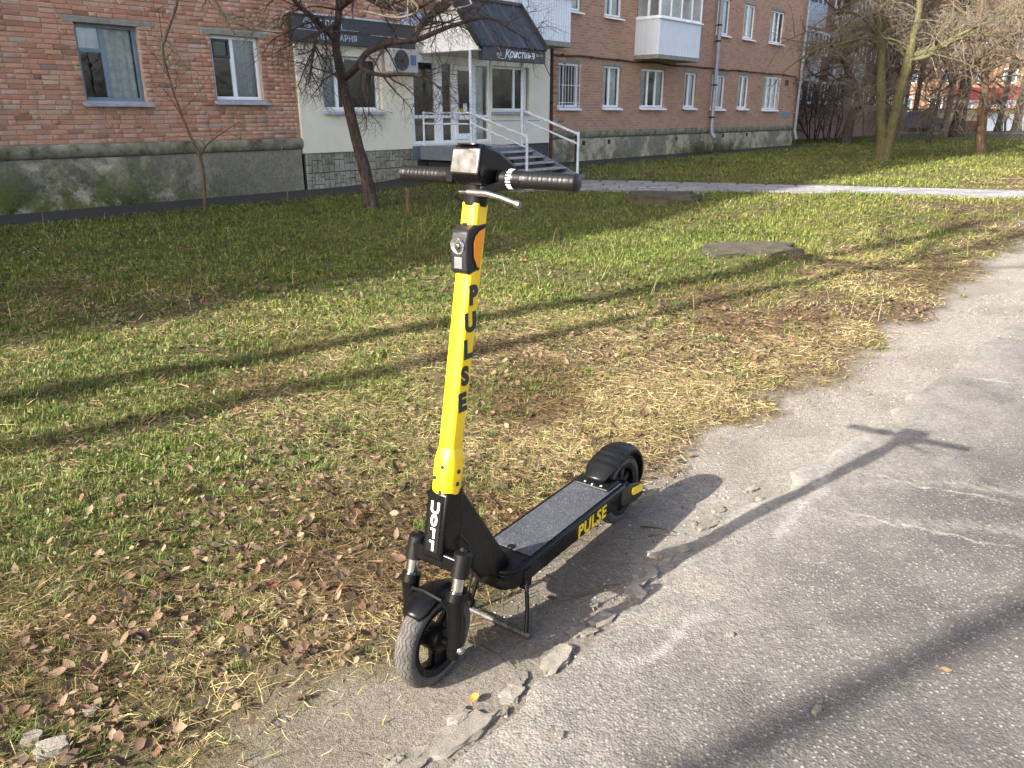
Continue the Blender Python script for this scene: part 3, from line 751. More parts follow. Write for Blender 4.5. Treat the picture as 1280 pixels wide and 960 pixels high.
# tiled plinth: every stone tile a piece
mb = MB(); mb.bx((8.36, -.018, -.2), (15.33, .03, .697)); tp = mb.build("tiled_plinth", M_GROUT, bld)
MODT = [(0, .115, 0, .215), (.115, .245, 0, .14), (.115, .175, .14, .27), (.175, .245, .14, .345), (0, .115, .215, .345), (.115, .175, .27, .345)]
T_ME = {}
for s_ in range(11):
    for r_ in range(2):
        for q, (a, b, c, d) in enumerate(MODT):
            fl = (s_ + r_) % 2
            a2, b2 = (a, b) if not fl else (.245 - b, .245 - a)
            key = (round(b - a, 3), round(d - c, 3))
            if key not in T_ME:
                t_ = MB(); hw, hh = key[0] / 2 - .006, key[1] / 2 - .006
                t_.bx((-hw, -.012, -hh), (hw, .02, hh)); me = t_.mesh("stone_tile", M_TILE)
                bm = bmesh.new(); bm.from_mesh(me); bmesh.ops.bevel(bm, geom=[e for e in bm.edges if all(v.co.y < 0 for v in e.verts)], offset=.006, segments=1, affect='EDGES'); bm.to_mesh(me); bm.free(); T_ME[key] = me
            x = 8.37 + s_ * .2365 * 1.03 + (a2 + b2) / 2; z = .003 + r_ * .346 + (c + d) / 2
            o = link("stone_tile", T_ME[key], tp, (x, -.020 - rnd.uniform(0, .008), z)); o.rotation_euler = (rnd.uniform(-.02, .02), 0, rnd.uniform(-.015, .015))

# glazed entrance (parts of the building)
z0, z1 = .78, 2.47; Y0, Y1 = -.03, .04
ent = MB()
for a, b in ((10.96, 11.02), (11.58, 11.80), (12.06, 12.14), (12.72, 12.80), (13.18, 13.24)): ent.bx((a, Y0, z0), (b, Y1, z1))
for a, b in ((11.02, 11.58), (11.80, 12.06), (12.14, 12.72), (12.80, 13.18)):
    ent.bx((a, Y0, z0), (b, Y1, z0 + .055)); ent.bx((a, Y0, z1 - .16), (b, Y1, z1))
ent.bx((11.02, Y0, 1.27), (11.58, Y1, 1.33)); ent.bx((12.80, Y0, 1.27), (13.18, Y1, 1.33)); ent.bx((11.80, Y0, 1.27), (12.06, Y1, 1.33))
gfr = ent.build("entrance_frame", M_WHITE, bld, bevel=.006)
for a, b, c, d in ((11.02, 11.58, .835, 1.27), (11.02, 11.58, 1.33, 2.31), (11.80, 12.06, .835, 1.27), (11.80, 12.06, 1.33, 2.31), (12.80, 13.18, .835, 1.27), (12.80, 13.18, 1.33, 2.31)):
    MB().quad((a, .01, c), (b, .01, c), (b, .01, d), (a, .01, d)).build("pane", M_GLASS, gfr, fix=False)
d_ = MB(); a, b = 12.145, 12.715
d_.bx((a, -.05, .84), (a + .09, .0, 2.305)); d_.bx((b - .09, -.05, .84), (b, .0, 2.305)); d_.bx((a + .09, -.05, .84), (b - .09, 0, .96)); d_.bx((a + .09, -.05, 2.2), (b - .09, 0, 2.305)); d_.bx((a + .09, -.05, 1.24), (b - .09, 0, 1.33))
door = d_.build("door", M_WHITE, bld, bevel=.006)
for c, d in ((.96, 1.24), (1.33, 2.2)): MB().quad((a + .09, -.02, c), (b - .09, -.02, c), (b - .09, -.02, d), (a + .09, -.02, d)).build("pane", M_GLASS, door, fix=False)
MB().tube([(a + .05, -.055, 1.25), (a + .05, -.10, 1.25), (a + .05, -.10, 1.75), (a + .05, -.055, 1.75)], .012, 6).build("handle", M_SILL, door)
MB().bx((a + .14, -.032, 1.34), (a + .24, -.026, 1.46)).build("sticker", M_YEL, door)
MB().bx((a + .26, -.031, 1.40), (a + .38, -.026, 1.56)).build("notice", M_LETW, door)
r_ = MB(); A, B, C, D_ = 10.97, 13.23, .79, 2.46
q0, q1 = .06, 1.6
r_.quad((A, q1, C), (B, q1, C), (B, q1, D_), (A, q1, D_)); r_.quad((A, q0, C), (A, q1, C), (A, q1, D_), (A, q0, D_)); r_.quad((B, q0, C), (B, q0, D_), (B, q1, D_), (B, q1, C)); r_.quad((A, q0, C), (B, q0, C), (B, q1, C), (A, q1, C)); r_.quad((A, q0, D_), (A, q1, D_), (B, q1, D_), (B, q0, D_))
r_.build("hallway", simple("hallway paint", (.32, .31, .28), .9, 0, .1, 3), bld)
curtain(12.82, 13.17, .84, 2.3, .10, 4).build("curtain", M_CURT, bld, 60)
MB().bx((11.1, .5, .79), (11.5, .8, 1.0)).build("counter", M_DARK, bld)

# porch roof with white gable
porch = wthing("entrance_porch", "steep dark metal porch roof with white gable over the glazed shop entrance", "porch", 11.2, 1.37, .15)
rf = MB(); nr_ = 18; s0, s1 = 11.16, 13.14
prof = [(1.68, 2.55), (.97, 3.41), (.02, 2.86)]
def roofsheet(a, b):
    rows = []
    for i in range(121):
        s = s0 + (s1 - s0) * i / 120; ph = (s * 7.0) % 1; rise = .018 * (sst(.0, .12, ph) * sst(.42, .30, ph))
        o1, z1_ = prof[a]; o2, z2 = prof[b]; nx_, nz = (z1_ - z2), -(o1 - o2); L = math.hypot(nx_, nz); sg = 1 if nz > 0 else -1
        rows.append([(s, -(o1 + (o2 - o1) * f + sg * nx_ / L * rise), z1_ + (z2 - z1_) * f + sg * nz / L * rise) for f in (0, .25, .5, .75, 1)])
    rf.grid(rows); rf.grid([[(x, y, z - .03) for x, y, z in r] for r in (rows[0], rows[-1])])
roofsheet(0, 1); roofsheet(1, 2)
M_ROOF = simple("corrugated roof sheet", (.045, .05, .06), .38, .35, .15, 4, dirt=((.10, .10, .10), .4))
sub(rf, "roof_sheet", M_ROOF, porch, 40)
rc = MB(); rc.tube([(s0 - .01, -.97, 3.415), (s1 + .01, -.97, 3.415)], .05, 10); sub(rc, "ridge_cap", M_ROOF, porch, 40)
for s in (s0 - .012, s1 - .008):
    for a_, b_ in (((s, -1.68, 2.56), (s, -.972, 3.42)), ((s, -.968, 3.42), (s, -.02, 2.87))):
        vg = MB(); vg.beam(a_, b_, .025, .12); sub(vg, "verge_board", M_ANTH, porch)
for s in (11.20, 13.08):
    gb = MB(); gb.prism([(.02, 2.47), (1.60, 2.47), (1.60, 2.60), (.97, 3.36), (.02, 2.82)], s, s + .03, lambda u, v, t: (t, -u, v)); sub(gb, "gable", M_WHITE, porch)
so = MB(); so.bx((11.24, -1.60, 2.455), (13.08, -.06, 2.485)); sub(so, "soffit", simple("soffit board", (.55, .53, .48), .7, 0, .1), porch)
for s, o_, zt in ((11.20, 1.40, 2.47), (12.68, 1.42, 2.47)):
    c_ = MB(); c_.tube([(s, -o_, .72), (s, -o_, zt)], .032, 10); sub(c_, "column", M_RAIL, porch, 40)

# steps and landing
st = wthing("entrance_steps", "metal entrance steps with worn treads and pale double handrails below the glazed door", "stairs", 12.0, 2.0, .14)
ZL = .745; OT, OB = 1.37, 2.80; ZBm = .20
l_ = MB(); wbox(l_, 11.12, 12.80, .03, OT, ZL - .04, ZL - .004); sub(l_, "landing", M_TREAD, st)
f_ = MB(); wbox(f_, 11.10, 11.118, .02, OT, ZL - .26, ZL + .01); wbox(f_, 11.12, 12.8, OT - .02, OT + .0, ZL - .16, ZL - .045); wbox(f_, 10.9, 11.1, .0, .06, ZL - .26, ZL); sub(f_, "fascia", M_STEELB, st)
for s in (11.17, 12.76):
    g_ = MB(); g_.beam((s, -OT, ZL - .06), (s, -OB - .06, ZBm - .07), .05, .16); g_.bx((s - .024, -OB - .16, .02), (s + .024, -OB + .02, ZBm + .03)); sub(g_, "stringer", M_STEELB, st, bevel=.004)
NT_ = 5
for i in range(NT_):
    f = (i + .6) / NT_; o_ = OT + (OB - OT) * f; z = ZL - (ZL - ZBm) * (i + 1) / (NT_ + .6)
    g_ = MB(); g_.bx((11.20, -o_ - .13, z - .03), (12.73, -o_ + .13, z)); sub(g_, "tread", M_TREAD, st, bevel=.006)
    rs = MB()
    for (a, b) in ((11.20, 11.62), (12.05, 12.32), (12.52, 12.73)):
        if rnd.random() < .75: rs.bx((a, -o_ + .10, z - .085), (b, -o_ + .12, z - .031))
    if rs.n: sub(rs, "riser", M_TREAD, st)
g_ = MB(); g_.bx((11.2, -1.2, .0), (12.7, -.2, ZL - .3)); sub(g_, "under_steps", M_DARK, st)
for s, zt, zb in ((11.17, 1.37, .96), (12.74, 1.42, .98)):
    h_ = MB()
    h_.tube([(s, -OT - .03, zt), (s, -OB, zb)], .024, 8); h_.tube([(s, -OT - .03, zt - .18), (s, -OB, zb - .18)], .020, 8)
    h_.tube([(s, -OB, zb + .05), (s, -OB, ZBm - .04)], .026, 8)
    sub(h_, "handrail", M_RAIL, st, 40)
h_ = MB(); h_.tube([(11.17, -.12, 1.37), (11.17, -OT, 1.37)], .022, 8); h_.tube([(11.17, -.12, 1.17), (11.17, -OT, 1.17)], .018, 8); h_.tube([(11.17, -.12, .76), (11.17, -.12, 1.4)], .022, 8); sub(h_, "handrail", M_RAIL, st, 40)

# signs
sg = wthing("shop_sign", "long dark fascia sign with white Cyrillic lettering above the cream wall behind the near tree", "sign", 9.6, .06, 2.5)
b_ = MB(); wbox(b_, 8.22, 10.97, .058, .19, 2.50, 2.93); sub(b_, "board", M_ANTH, sg, bevel=.006)
b_ = MB(); wbox(b_, 8.20, 10.99, .056, .21, 2.931, 2.955); sub(b_, "top_flashing", M_RAIL, sg)
b_ = MB(); wbox(b_, 8.24, 10.97, .1905, .196, 2.69, 2.70); wbox(b_, 9.1, 9.6, .1905, .196, 2.735, 2.742); sub(b_, "rule", M_LETG, sg)
def wtext(body, size, s, o, z, parent, mat, **kw):
    t = link("lettering", text_mesh(body, size, mat, **kw), parent); q = OFF[parent.name]
    return place(t, (s - q[0], -(o - q[1]), z - q[2]), (1, 0, 0), (0, 0, 1))
wtext("САЛОН", .16, 8.93, .194, 2.805, sg, M_LETG, offset=.002, space=1.15)
wtext("ПЕРУКАРНЯ", .135, 9.13, .194, 2.60, sg, M_LETG, offset=.002, space=1.1)
b_ = MB()
for r in (.075, .045): b_.tube([(8.52 + r * math.cos(a), -.197, 2.80 + r * math.sin(a)) for a in np.linspace(0, 2 * PI * .92, 24)], .007, 5)
sub(b_, "emblem", M_LETG, sg)
s2 = wthing("shop_sign", "anthracite box sign with white script name under the porch roof edge", "sign", 12.2, 1.6, 2.3)
b_ = MB(); wbox(b_, 11.28, 13.12, 1.53, 1.66, 2.30, 2.575); sub(b_, "board", M_ANTH, s2, bevel=.006)
wtext("Кристина", .20, 12.32, 1.664, 2.43, s2, M_LETW, shear=.25, offset=.001, space=.95)
b_ = MB()
b_.tube([(11.62 + .10 * math.sin(t * 1.1) + .16 * t / 5, -1.665, 2.50 - .03 * t + .05 * math.cos(t * 1.6)) for t in np.linspace(0, 5, 30)], .006, 5)
b_.tube([(11.70 + .2 * t, -1.665, 2.36 - .02 * math.sin(t * 3)) for t in np.linspace(0, 1, 12)], .005, 5); sub(b_, "emblem", M_LETW, s2)
wtext("САЛОН", .055, 12.92, 1.664, 2.44, s2, M_LETW)
bn = wthing("wall_banner", "small faded blue and white banner on the brickwork above the dark sign", "banner", 11.05, .01, 2.96)
b_ = MB(); b_.grid([[(10.76 + .62 * i / 12, -.03 - .012 * math.sin(i * 1.1 + z * 9), z) for i in range(13)] for z in (2.96, 3.04, 3.12, 3.20)])
k = NT("faded banner print"); p = k.obj()
M_BAN = k.fin(k.bsdf(k.ramp(k.noise(p, 9, 4, .6), [(.38, (.06, .09, .26)), (.5, (.36, .38, .50)), (.62, (.68, .70, .76))]), .6))
sub(b_, "fabric", M_BAN, bn, 40)
b_ = MB(); b_.tube([(10.75, -.03, 3.2), (11.39, -.03, 3.2)], .008, 5); b_.tube([(10.75, -.03, 2.96), (11.39, -.03, 2.96)], .008, 5); sub(b_, "rod", M_SILL, bn)
# air conditioner
ac = wthing("air_conditioner", "white outdoor air conditioner unit on the cream wall beside the shop entrance", "air conditioner", 10.54, .1, 2.08)
b_ = MB(); wbox(b_, 10.22, 10.88, .12, .34, 2.09, 2.50); sub(b_, "casing", simple("dusty casing", (.42, .42, .42), .6, 0, .12, 6, dirt=((.2, .19, .18), .5)), ac, bevel=.015)
b_ = MB(); c0 = (10.46, -.345, 2.295)
for r in (.04, .075, .11, .145, .175): b_.tube([(c0[0] + r * math.cos(a), c0[1], c0[2] + r * math.sin(a)) for a in np.linspace(0, 2 * PI, 25)], .005, 4)
for a in np.linspace(0, PI, 5)[:-1]: b_.tube([(c0[0] - .175 * math.cos(a), c0[1], c0[2] - .175 * math.sin(a)), (c0[0] + .175 * math.cos(a), c0[1], c0[2] + .175 * math.sin(a))], .004, 4)
sub(b_, "fan_grille", M_DARK, ac)
b_ = MB(); b_.lathe([(.0, 0), (.178, 0), (.178, .004), (0, .004)], (c0[0], -.3425, c0[2]), (0, 1, 0), 28); sub(b_, "fan_opening", simple("fan grey", (.12, .12, .12), .6), ac, 30)
b_ = MB(); wbox(b_, 10.68, 10.82, .341, .345, 2.22, 2.40); sub(b_, "badge", simple("blue badge", (.10, .13, .26), .5), ac)
b_ = MB(); wbox(b_, 10.25, 10.30, .0, .32, 2.05, 2.088); wbox(b_, 10.80, 10.85, .0, .32, 2.05, 2.088); sub(b_, "bracket", M_SILL, ac)

# enclosed balconies (parts of the building)
def balcony(s0, s1, o1, zb, zp, zt, bays):
    m = MB(); wbox(m, s0 - .02, s1 + .02, -.02, o1 + .03, zb - .10, zb); slab = m.build("balcony", M_LINTEL, bld)
    def planks(face):
        m = MB(); w_ = .085
        if face == 'f':
            n = int((s1 - s0) / w_)
            for i in range(n): a = s0 + i * (s1 - s0) / n; m.bx((a, -o1 - .006, zb + .002), (a + (s1 - s0) / n - .014, -o1 + .01, zp))
            m.bx((s0, -o1 + .0101, zb + .002), (s1, -o1 + .03, zp))
        else:
            n = int(o1 / w_); s = s0 if face == 'l' else s1; q = -1 if face == 'l' else 1
            for i in range(n):
                a = i * o1 / n; lo, hi = sorted((s, s + q * .012)); m.bx((lo, -(a + o1 / n - .014), zb + .002), (hi, -a, zp))
            lo, hi = sorted((s - q * .001, s - q * .02)); m.bx((lo, -o1 + .031, zb + .002), (hi, 0, zp))
        return m
    for f in 'flr': planks(f).build("siding", M_SIDING, slab, kind="stuff")
    m = MB(); m.bx((s0 - .03, -o1 - .06, zp), (s1 + .03, .0, zp + .04)); m.build("sill", M_WHITE, slab, bevel=.005)
    m = MB(); t = .045
    xs_ = np.linspace(s0, s1, bays + 1)
    for i, x in enumerate(xs_):
        a = x - t / 2 if 0 < i < bays else (x if i == 0 else x - t); m.bx((a, -o1, zp + .041), (a + t, -o1 + .05, zt))
    for i in range(bays):
        a = xs_[i] + t / 2; b = xs_[i + 1] - t / 2; m.bx((a + .025, -o1, zp + .041), (b - .025, -o1 + .05, zp + .085)); m.bx((a + .025, -o1, zt - .05), (b - .025, -o1 + .05, zt))
    for s in (s0, s1 - .05):
        m.bx((s, -o1 + .051, zp + .041), (s + .05, 0, zp + .085)); m.bx((s, -o1 + .051, zt - .05), (s + .05, 0, zt)); m.bx((s, -o1 / 2 - .03, zp + .086), (s + .05, -o1 / 2 + .03, zt - .051))
    m.build("window_frame", M_WHITE, slab)
    for i in range(bays): MB().quad((xs_[i], -o1 + .02, zp + .05), (xs_[i + 1], -o1 + .02, zp + .05), (xs_[i + 1], -o1 + .02, zt), (xs_[i], -o1 + .02, zt)).build("pane", M_GLASS, slab, fix=False)
    for s in (s0 + .02, s1 - .02): MB().quad((s, -o1 + .03, zp + .05), (s, -.01, zp + .05), (s, -.01, zt), (s, -o1 + .03, zt)).build("pane", M_GLASS, slab, fix=False)
    m = MB(); wbox(m, s0 - .04, s1 + .04, 0, o1 + .05, zt, zt + .05); m.build("balcony_cap", M_WHITE, slab)
    curtain(s0 + .1, s0 + (s1 - s0) * .62, zp + .06, zt - .05, -o1 + .16, 77).build("curtain", M_CURT, slab, 60)
    m = MB(); m.quad((s0 + .05, -.012, zp), (s1 - .05, -.012, zp), (s1 - .05, -.012, zt), (s0 + .05, -.012, zt)); m.build("back_wall", M_CURT, slab)
M_SIDING = simple("white siding", (.66, .70, .74), .5, 0, .05, 4, dirt=((.45, .46, .46), .3))
for fl in range(3):
    dz = 2.15 * fl
    balcony(19.06, 21.30, .72, 2.83 + dz, 3.68 + dz, 4.72 + dz, 4)
    balcony(13.16, 15.10, .80, 2.86 + dz, 3.72 + dz, 4.76 + dz, 3)

# pipes, cable, small fittings
M_PIPE = simple("grey drainpipe", (.30, .31, .34), .5, .3, .15, 5, dirt=((.16, .13, .11), .5))
M_RUST = simple("rusty iron", (.085, .045, .03), .85, .2, .35, 14, bump=.4)
dp = wthing("drainpipe", "long grey drainpipe with collars running down the brick facade between the windows", "drainpipe", 23.58, .1, .6)
b_ = MB(); b_.tube([(23.58, -.13, 14.3), (23.58, -.13, .95), (23.56, -.16, .80), (23.52, -.30, .60)], .065, 10); sub(b_, "pipe", M_PIPE, dp, 50)
for z in (1.25, 2.2, 3.45, 3.9, 5.5, 7.5):
    b_ = MB(); b_.lathe([(.066, -.025), (.076, -.02), (.076, .02), (.066, .025)], (23.58, -.13, z), (0, 0, 1), 10); wbox(b_, 23.56, 23.60, 0, .07, z - .012, z + .012); sub(b_, "collar", M_DARK, dp)
dp = wthing("drainpipe", "pale drainpipe at the far right corner of the brick building", "drainpipe", 30.5, .1, .3)
b_ = MB(); b_.tube([(30.46, -.12, 14.3), (30.46, -.12, .75), (30.50, -.2, .45)], .055, 10); sub(b_, "pipe", M_PIPE, dp, 50)
for z in (1.4, 3.0, 5.0):
    b_ = MB(); b_.lathe([(.056, -.02), (.066, -.015), (.066, .015), (.056, .02)], (30.46, -.12, z), (0, 0, 1), 10); wbox(b_, 30.45, 30.47, 0, .07, z - .01, z + .01); sub(b_, "collar", M_PIPE, dp)
dp = wthing("drainpipe", "thin dark brown pipe at the right edge of the cream shop wall", "drainpipe", 15.40, .07, 0)
b_ = MB(); b_.tube([(15.40, -.06, 2.95), (15.40, -.06, .0)], .038, 8); sub(b_, "pipe", M_RUST, dp, 50)
b_ = MB(); b_.lathe([(.039, -.02), (.048, -.015), (.048, .015), (.039, .02)], (15.40, -.06, 1.6), (0, 0, 1), 8); wbox(b_, 15.38, 15.42, 0, .03, 1.59, 1.61); sub(b_, "collar", M_DARK, dp)
cb = wthing("wall_cable", "dark brown cable bundle sagging along the brickwork above the ground floor windows", "cable", 15.6, .04, 2.67)
b_ = MB(); b_.tube([(s, -.045, 2.675 + .02 * math.sin(s * 2.9) * math.sin(s * .7)) for s in np.arange(15.4, 30.4, .25)], .022, 6); sub(b_, "conduit", M_RUST, cb, 60)
for s in np.arange(15.8, 30.2, 1.2): b_ = MB(); wbox(b_, s, s + .03, 0, .07, 2.65, 2.70); sub(b_, "clip", M_DARK, cb)
for s, z in ((16.75, .66), (17.9, .66), (24.6, .68), (26.4, .68), (21.5, .66)):
    MB().bx((s, -.034, z - .06), (s + .12, .0, z + .05)).build("vent", M_DARK, bld)
MB().bx((29.25, -.012, 1.22), (30.1, .004, 1.42)).build("house_plate", M_BLUEGREY, bld)
MB().bx((29.35, -.03, 2.33), (29.6, .004, 2.52)).build("meter_box", M_RUST, bld)
rp = wthing("rusty_post", "stubby rusty post standing against the plinth beside the entrance steps", "post", 16.25, .2, .1)
b_ = MB(); b_.tube([(16.25, -.22, .05), (16.25, -.22, .82)], [.06, .052], 9); sub(b_, "shaft", M_RUST, rp, 50)
b_ = MB(); b_.lathe([(0, .012), (.062, .012), (.066, 0), (.062, -.012), (0, -.012)], (16.25, -.22, .83), (0, 0, 1), 9); sub(b_, "cap", M_RUST, rp)
# ================================================================== the electric scooter (local: x to the photo's right, y rearwards, z up)
SX, SY = -.195, 1.60; S_ROT = -math.radians(35.5)
def dotpaint(name, col, rough, spec=.5, drops=.5, metal=0., coat=0., grime=(.16, .14, .11), ga=.25, bs=0.):
    """paint with dried water drops and road dust"""
    k = NT(name); p = k.obj()
    n1 = k.noise(p, 14, 6, .65); n2 = k.noise(p, 90, 4, .6)
    v = k.n("TexVoronoi", {'feature': 'F1'}, Vector=p, Scale=150., Randomness=1.); dd = v.outputs['Distance']
    msk = k.math('MULTIPLY', k.ramp(dd, [(.13, 1.), (.2, 0.)]), k.ramp(k.noise(p, 22, 3), [(.5, 0.), (.62, drops)]))
    c = k.ramp(n1, [(.3, tuple(x * .88 for x in col)), (.7, tuple(min(1, x * 1.10) for x in col))])
    c = k.mix(k.math('MULTIPLY', k.ramp(n2, [(.48, 0.), (.75, ga)]), k.ramp(n1, [(.4, .3), (.65, 1.)])), c, grime)
    r = k.math('ADD', k.math('MULTIPLY', n1, .2), rough - .1)
    h = k.math('ADD', k.math('MULTIPLY', msk, .5), k.math('MULTIPLY', n2, .12 + bs))
    return k.fin(k.bsdf(c, r, metal, k.bump(h, .35, .0025), spec, coat))
M_SY = dotpaint("yellow scooter paint", (.82, .525, .004), .36, .5, .5, coat=.25, grime=(.55, .38, .06), ga=.3)
M_SK = dotpaint("black scooter paint", (.003, .003, .0035), .28, .22, .8, ga=.02)
M_SKM = dotpaint("satin black plastic", (.005, .005, .0055), .38, .24, .8, ga=.03)
M_GRIP = dotpaint("grip rubber", (.010, .010, .011), .36, .35, .4, ga=.03)
k = NT("knurled grip rubber"); p = k.obj(); sx = k.n("SeparateXYZ", Vector=p)
ga_ = k.math('MULTIPLY', k.math('ARCTAN2', k.math('SUBTRACT', sx.outputs[2], 1.222), k.math('SUBTRACT', sx.outputs[1], .2287)), 6.); gx_ = k.math('MULTIPLY', sx.outputs[0], 250.)
gp_ = k.math('MULTIPLY', k.math('SINE', k.math('ADD', gx_, ga_)), k.math('SINE', k.math('SUBTRACT', gx_, ga_)))
M_KNURL = k.fin(k.bsdf((.006, .006, .0065), .40, 0, k.bump(gp_, .2, .0015), .3))
M_CHROME = simple("chrome tube", (.62, .62, .62), .18, 1., .12, 30)
M_ALU = simple("brake lever alloy", (.24, .24, .245), .34, .9, .15, 40)
M_SILVER = simple("polished dash plate", (.42, .41, .39), .20, 1., .08, 20)
M_LETB = simple("dark print", (.012, .016, .02), .5)
M_LETY = simple("yellow print", (.80, .53, .02), .45, 0, .08, 30)
M_LETS = simple("white print", (.82, .82, .80), .5, 0, .04)
k = NT("deck grip mat"); p = k.obj(); v = k.n("TexVoronoi", Vector=p, Scale=330.).outputs['Distance']; n1 = k.noise(p, 9, 6, .7); n2 = k.noise(p, 160, 4, .7)
c = k.ramp(n1, [(.3, (.026, .029, .037)), (.7, (.052, .056, .068))]); c = k.mix(k.ramp(n2, [(.5, 0.), (.75, .6)]), c, (.21, .20, .19))
M_MAT = k.fin(k.bsdf(c, .62, 0, k.bump(v, .5, .003), .5))
k = NT("tyre rubber"); p = k.obj(); n1 = k.noise(p, 26, 6, .7); n2 = k.noise(p, 170, 4, .7)
c = k.ramp(n1, [(.3, (.034, .032, .03)), (.7, (.085, .08, .073))]); c = k.mix(k.ramp(n2, [(.5, 0.), (.72, .5)]), c, (.17, .155, .135))
sx = k.n("SeparateXYZ", Vector=p); th = k.math('ARCTAN2', k.math('SUBTRACT', sx.outputs[2], .127), sx.outputs[1])
wv = k.math('MULTIPLY', k.math('SINE', k.math('MULTIPLY', th, 22.)), .0032)
fr_ = k.math('FRACT', k.math('DIVIDE', k.math('ADD', k.math('ADD', sx.outputs[0], wv), .5), .0098)); gv = k.ramp(k.math('ABSOLUTE', k.math('SUBTRACT', fr_, .5)), [(.0, 1.), (.08, 1.), (.16, 0.)])
rr_ = k.math('SQRT', k.math('ADD', k.math('POWER', sx.outputs[1], 2.), k.math('POWER', k.math('SUBTRACT', sx.outputs[2], .127), 2.))); tm = k.math('MULTIPLY', gv, k.ramp(rr_, [(.112, 0.), (.115, 1.)]))
c = k.mix(k.math('MULTIPLY', tm, .75), c, (.03, .028, .026)); M_TYRE = k.fin(k.bsdf(c, .8, 0, k.bump(k.math('SUBTRACT', k.math('MULTIPLY', n2, .3), k.math('MULTIPLY', tm, 1.)), .9, .003), .3))
k = NT("amber reflector"); p = k.obj(); v = k.n("TexVoronoi", Vector=p, Scale=420.).outputs['Distance']
M_AMBER = k.fin(k.bsdf((.82, .27, .002), .30, 0, k.bump(v, .35, .002), .3, .1))
M_LENS = simple("lamp reflector", (.78, .80, .82), .2, .9, .45, 120)

zs = float(lawn_z(np.array([SX]), np.array([SY]))[0])
sc = thing("electric_scooter", "yellow and black electric kick scooter standing on the dirt verge beside the asphalt", "scooter", (SX, SY, zs - .002), S_ROT)
def sp(mb, name, mat, smooth=None, bevel=None, parent=None, **t): return mb.build(name, mat, parent or sc, smooth, bevel, **t)
TW = 70
def tyre_mesh(R0, rs, c, tread=True):
    """tyre with wavy tread grooves, axis along x"""
    nT, nS = 120, 20; m = MB(); P = []
    Rc = R0 - rs
    for i in range(nT):
        th = 2 * PI * i / nT; row = []
        for j in range(nS):
            a = 2 * PI * j / nS; x = rs * 1.12 * math.sin(a); r = rs * math.cos(a)
            if False:
                g = 0
                for off in (-.017, -.006, .006, .017):
                    if abs(x - off - .0035 * math.sin(th * 26 + off * 300)) < .0022: g = 1
                r -= .0016 * g
            row.append((c[0] + x, c[1] + (Rc + r) * math.cos(th), c[2] + (Rc + r) * math.sin(th)))
        row.append(row[0]); P.append(row)
    P.append(P[0]); return m.grid(P)
def wheel(c, spokes, name):
    WH = link(name, None, sc)
    sp(tyre_mesh(.128, .024, c), "tyre", M_TYRE, 40, parent=WH)
    m = MB(); m.lathe([(.078, -.021), (.094, -.026), (.098, -.022), (.088, -.012), (.088, .012), (.098, .022), (.094, .026), (.078, .021), (.075, .012), (.075, -.012)], c, (1, 0, 0), 48, True)
    for i in range(spokes):
        a = 2 * PI * i / spokes + .55; d = Vector((0, math.cos(a), math.sin(a)))
        p0 = Vector(c) + d * .02; p1 = Vector(c) + d * .080
        m.beam(p0, p1, .026, .022, up=(1, 0, 0))
    sp(m, "rim", M_SK, 40, parent=WH)
    m = MB(); m.lathe([(0, -.05), (.012, -.05), (.012, -.034), (.030, -.030), (.033, -.018), (.033, .018), (.030, .030), (.012, .034), (.012, .05), (0, .05)], c, (1, 0, 0), 28)
    sp(m, "hub", M_SKM, 35, parent=WH)
    if False:
        m = MB(); m.lathe([(.025, .032), (.052, .032), (.054, .034), (.025, .034)], c, (1, 0, 0), 36, True); sp(m, "brake_disc", M_ALU, 35, parent=WH)
    return WH
FC = (0, 0, .127); RC = (-.012, .985, .127)
wheel(FC, 3, "front_wheel"); wheel(RC, 8, "rear_wheel")
# stem axis
def ax(z): return .034 + .196 * (z - .349)
# front fork
for s in (-1, 1):
    x = .072 * s
    f = link("fork_leg", None, sc)
    m = MB(); m.tube([(x * .93, -.004, .118), (x, .001, .15), (x, ax(.265) - .016, .268)], [.019, .021, .022], 16); m.tube([(x, ax(.262) - .017, .262), (x, ax(.285) - .014, .282)], [.0245, .0245], 16); m.tube([(x * .93, -.006, .100), (x * .93, -.004, .122)], [.016, .019], 14); sp(m, "lower_tube", M_SK, 40, parent=f)
    m = MB(); m.tube([(x, ax(.27) - .016, .27), (x, ax(.34) - .008, .345)], .0155, 16); sp(m, "stanchion", M_CHROME, 40, parent=f)
    m = MB(); m.tube([(x, ax(.322) - .010, .318), (x, ax(.378) - .004, .372), (x, ax(.382) - .004, .377)], [.0225, .0225, .018], 16); m.tube([(x, ax(.38) - .004, .376), (x, ax(.385), .382)], .010, 6); sp(m, "cap", M_SKM, 40, parent=f)
    m = MB(); m.lathe([(0, -.008), (.010, -.008), (.011, 0), (.010, .006), (.006, .010), (0, .010)], (x * .93 + .020 * s, -.003, .127), (s, 0, 0), 12); sp(m, "axle_bolt", M_ALU, 40, parent=f)
m = MB(); yb = ax(.345) - .006
m.ob((0, yb, .345), (.150, .040, .040), Matrix.Rotation(-.19, 3, 'X')); sp(m, "fork_crown", M_SK, 30, .006)
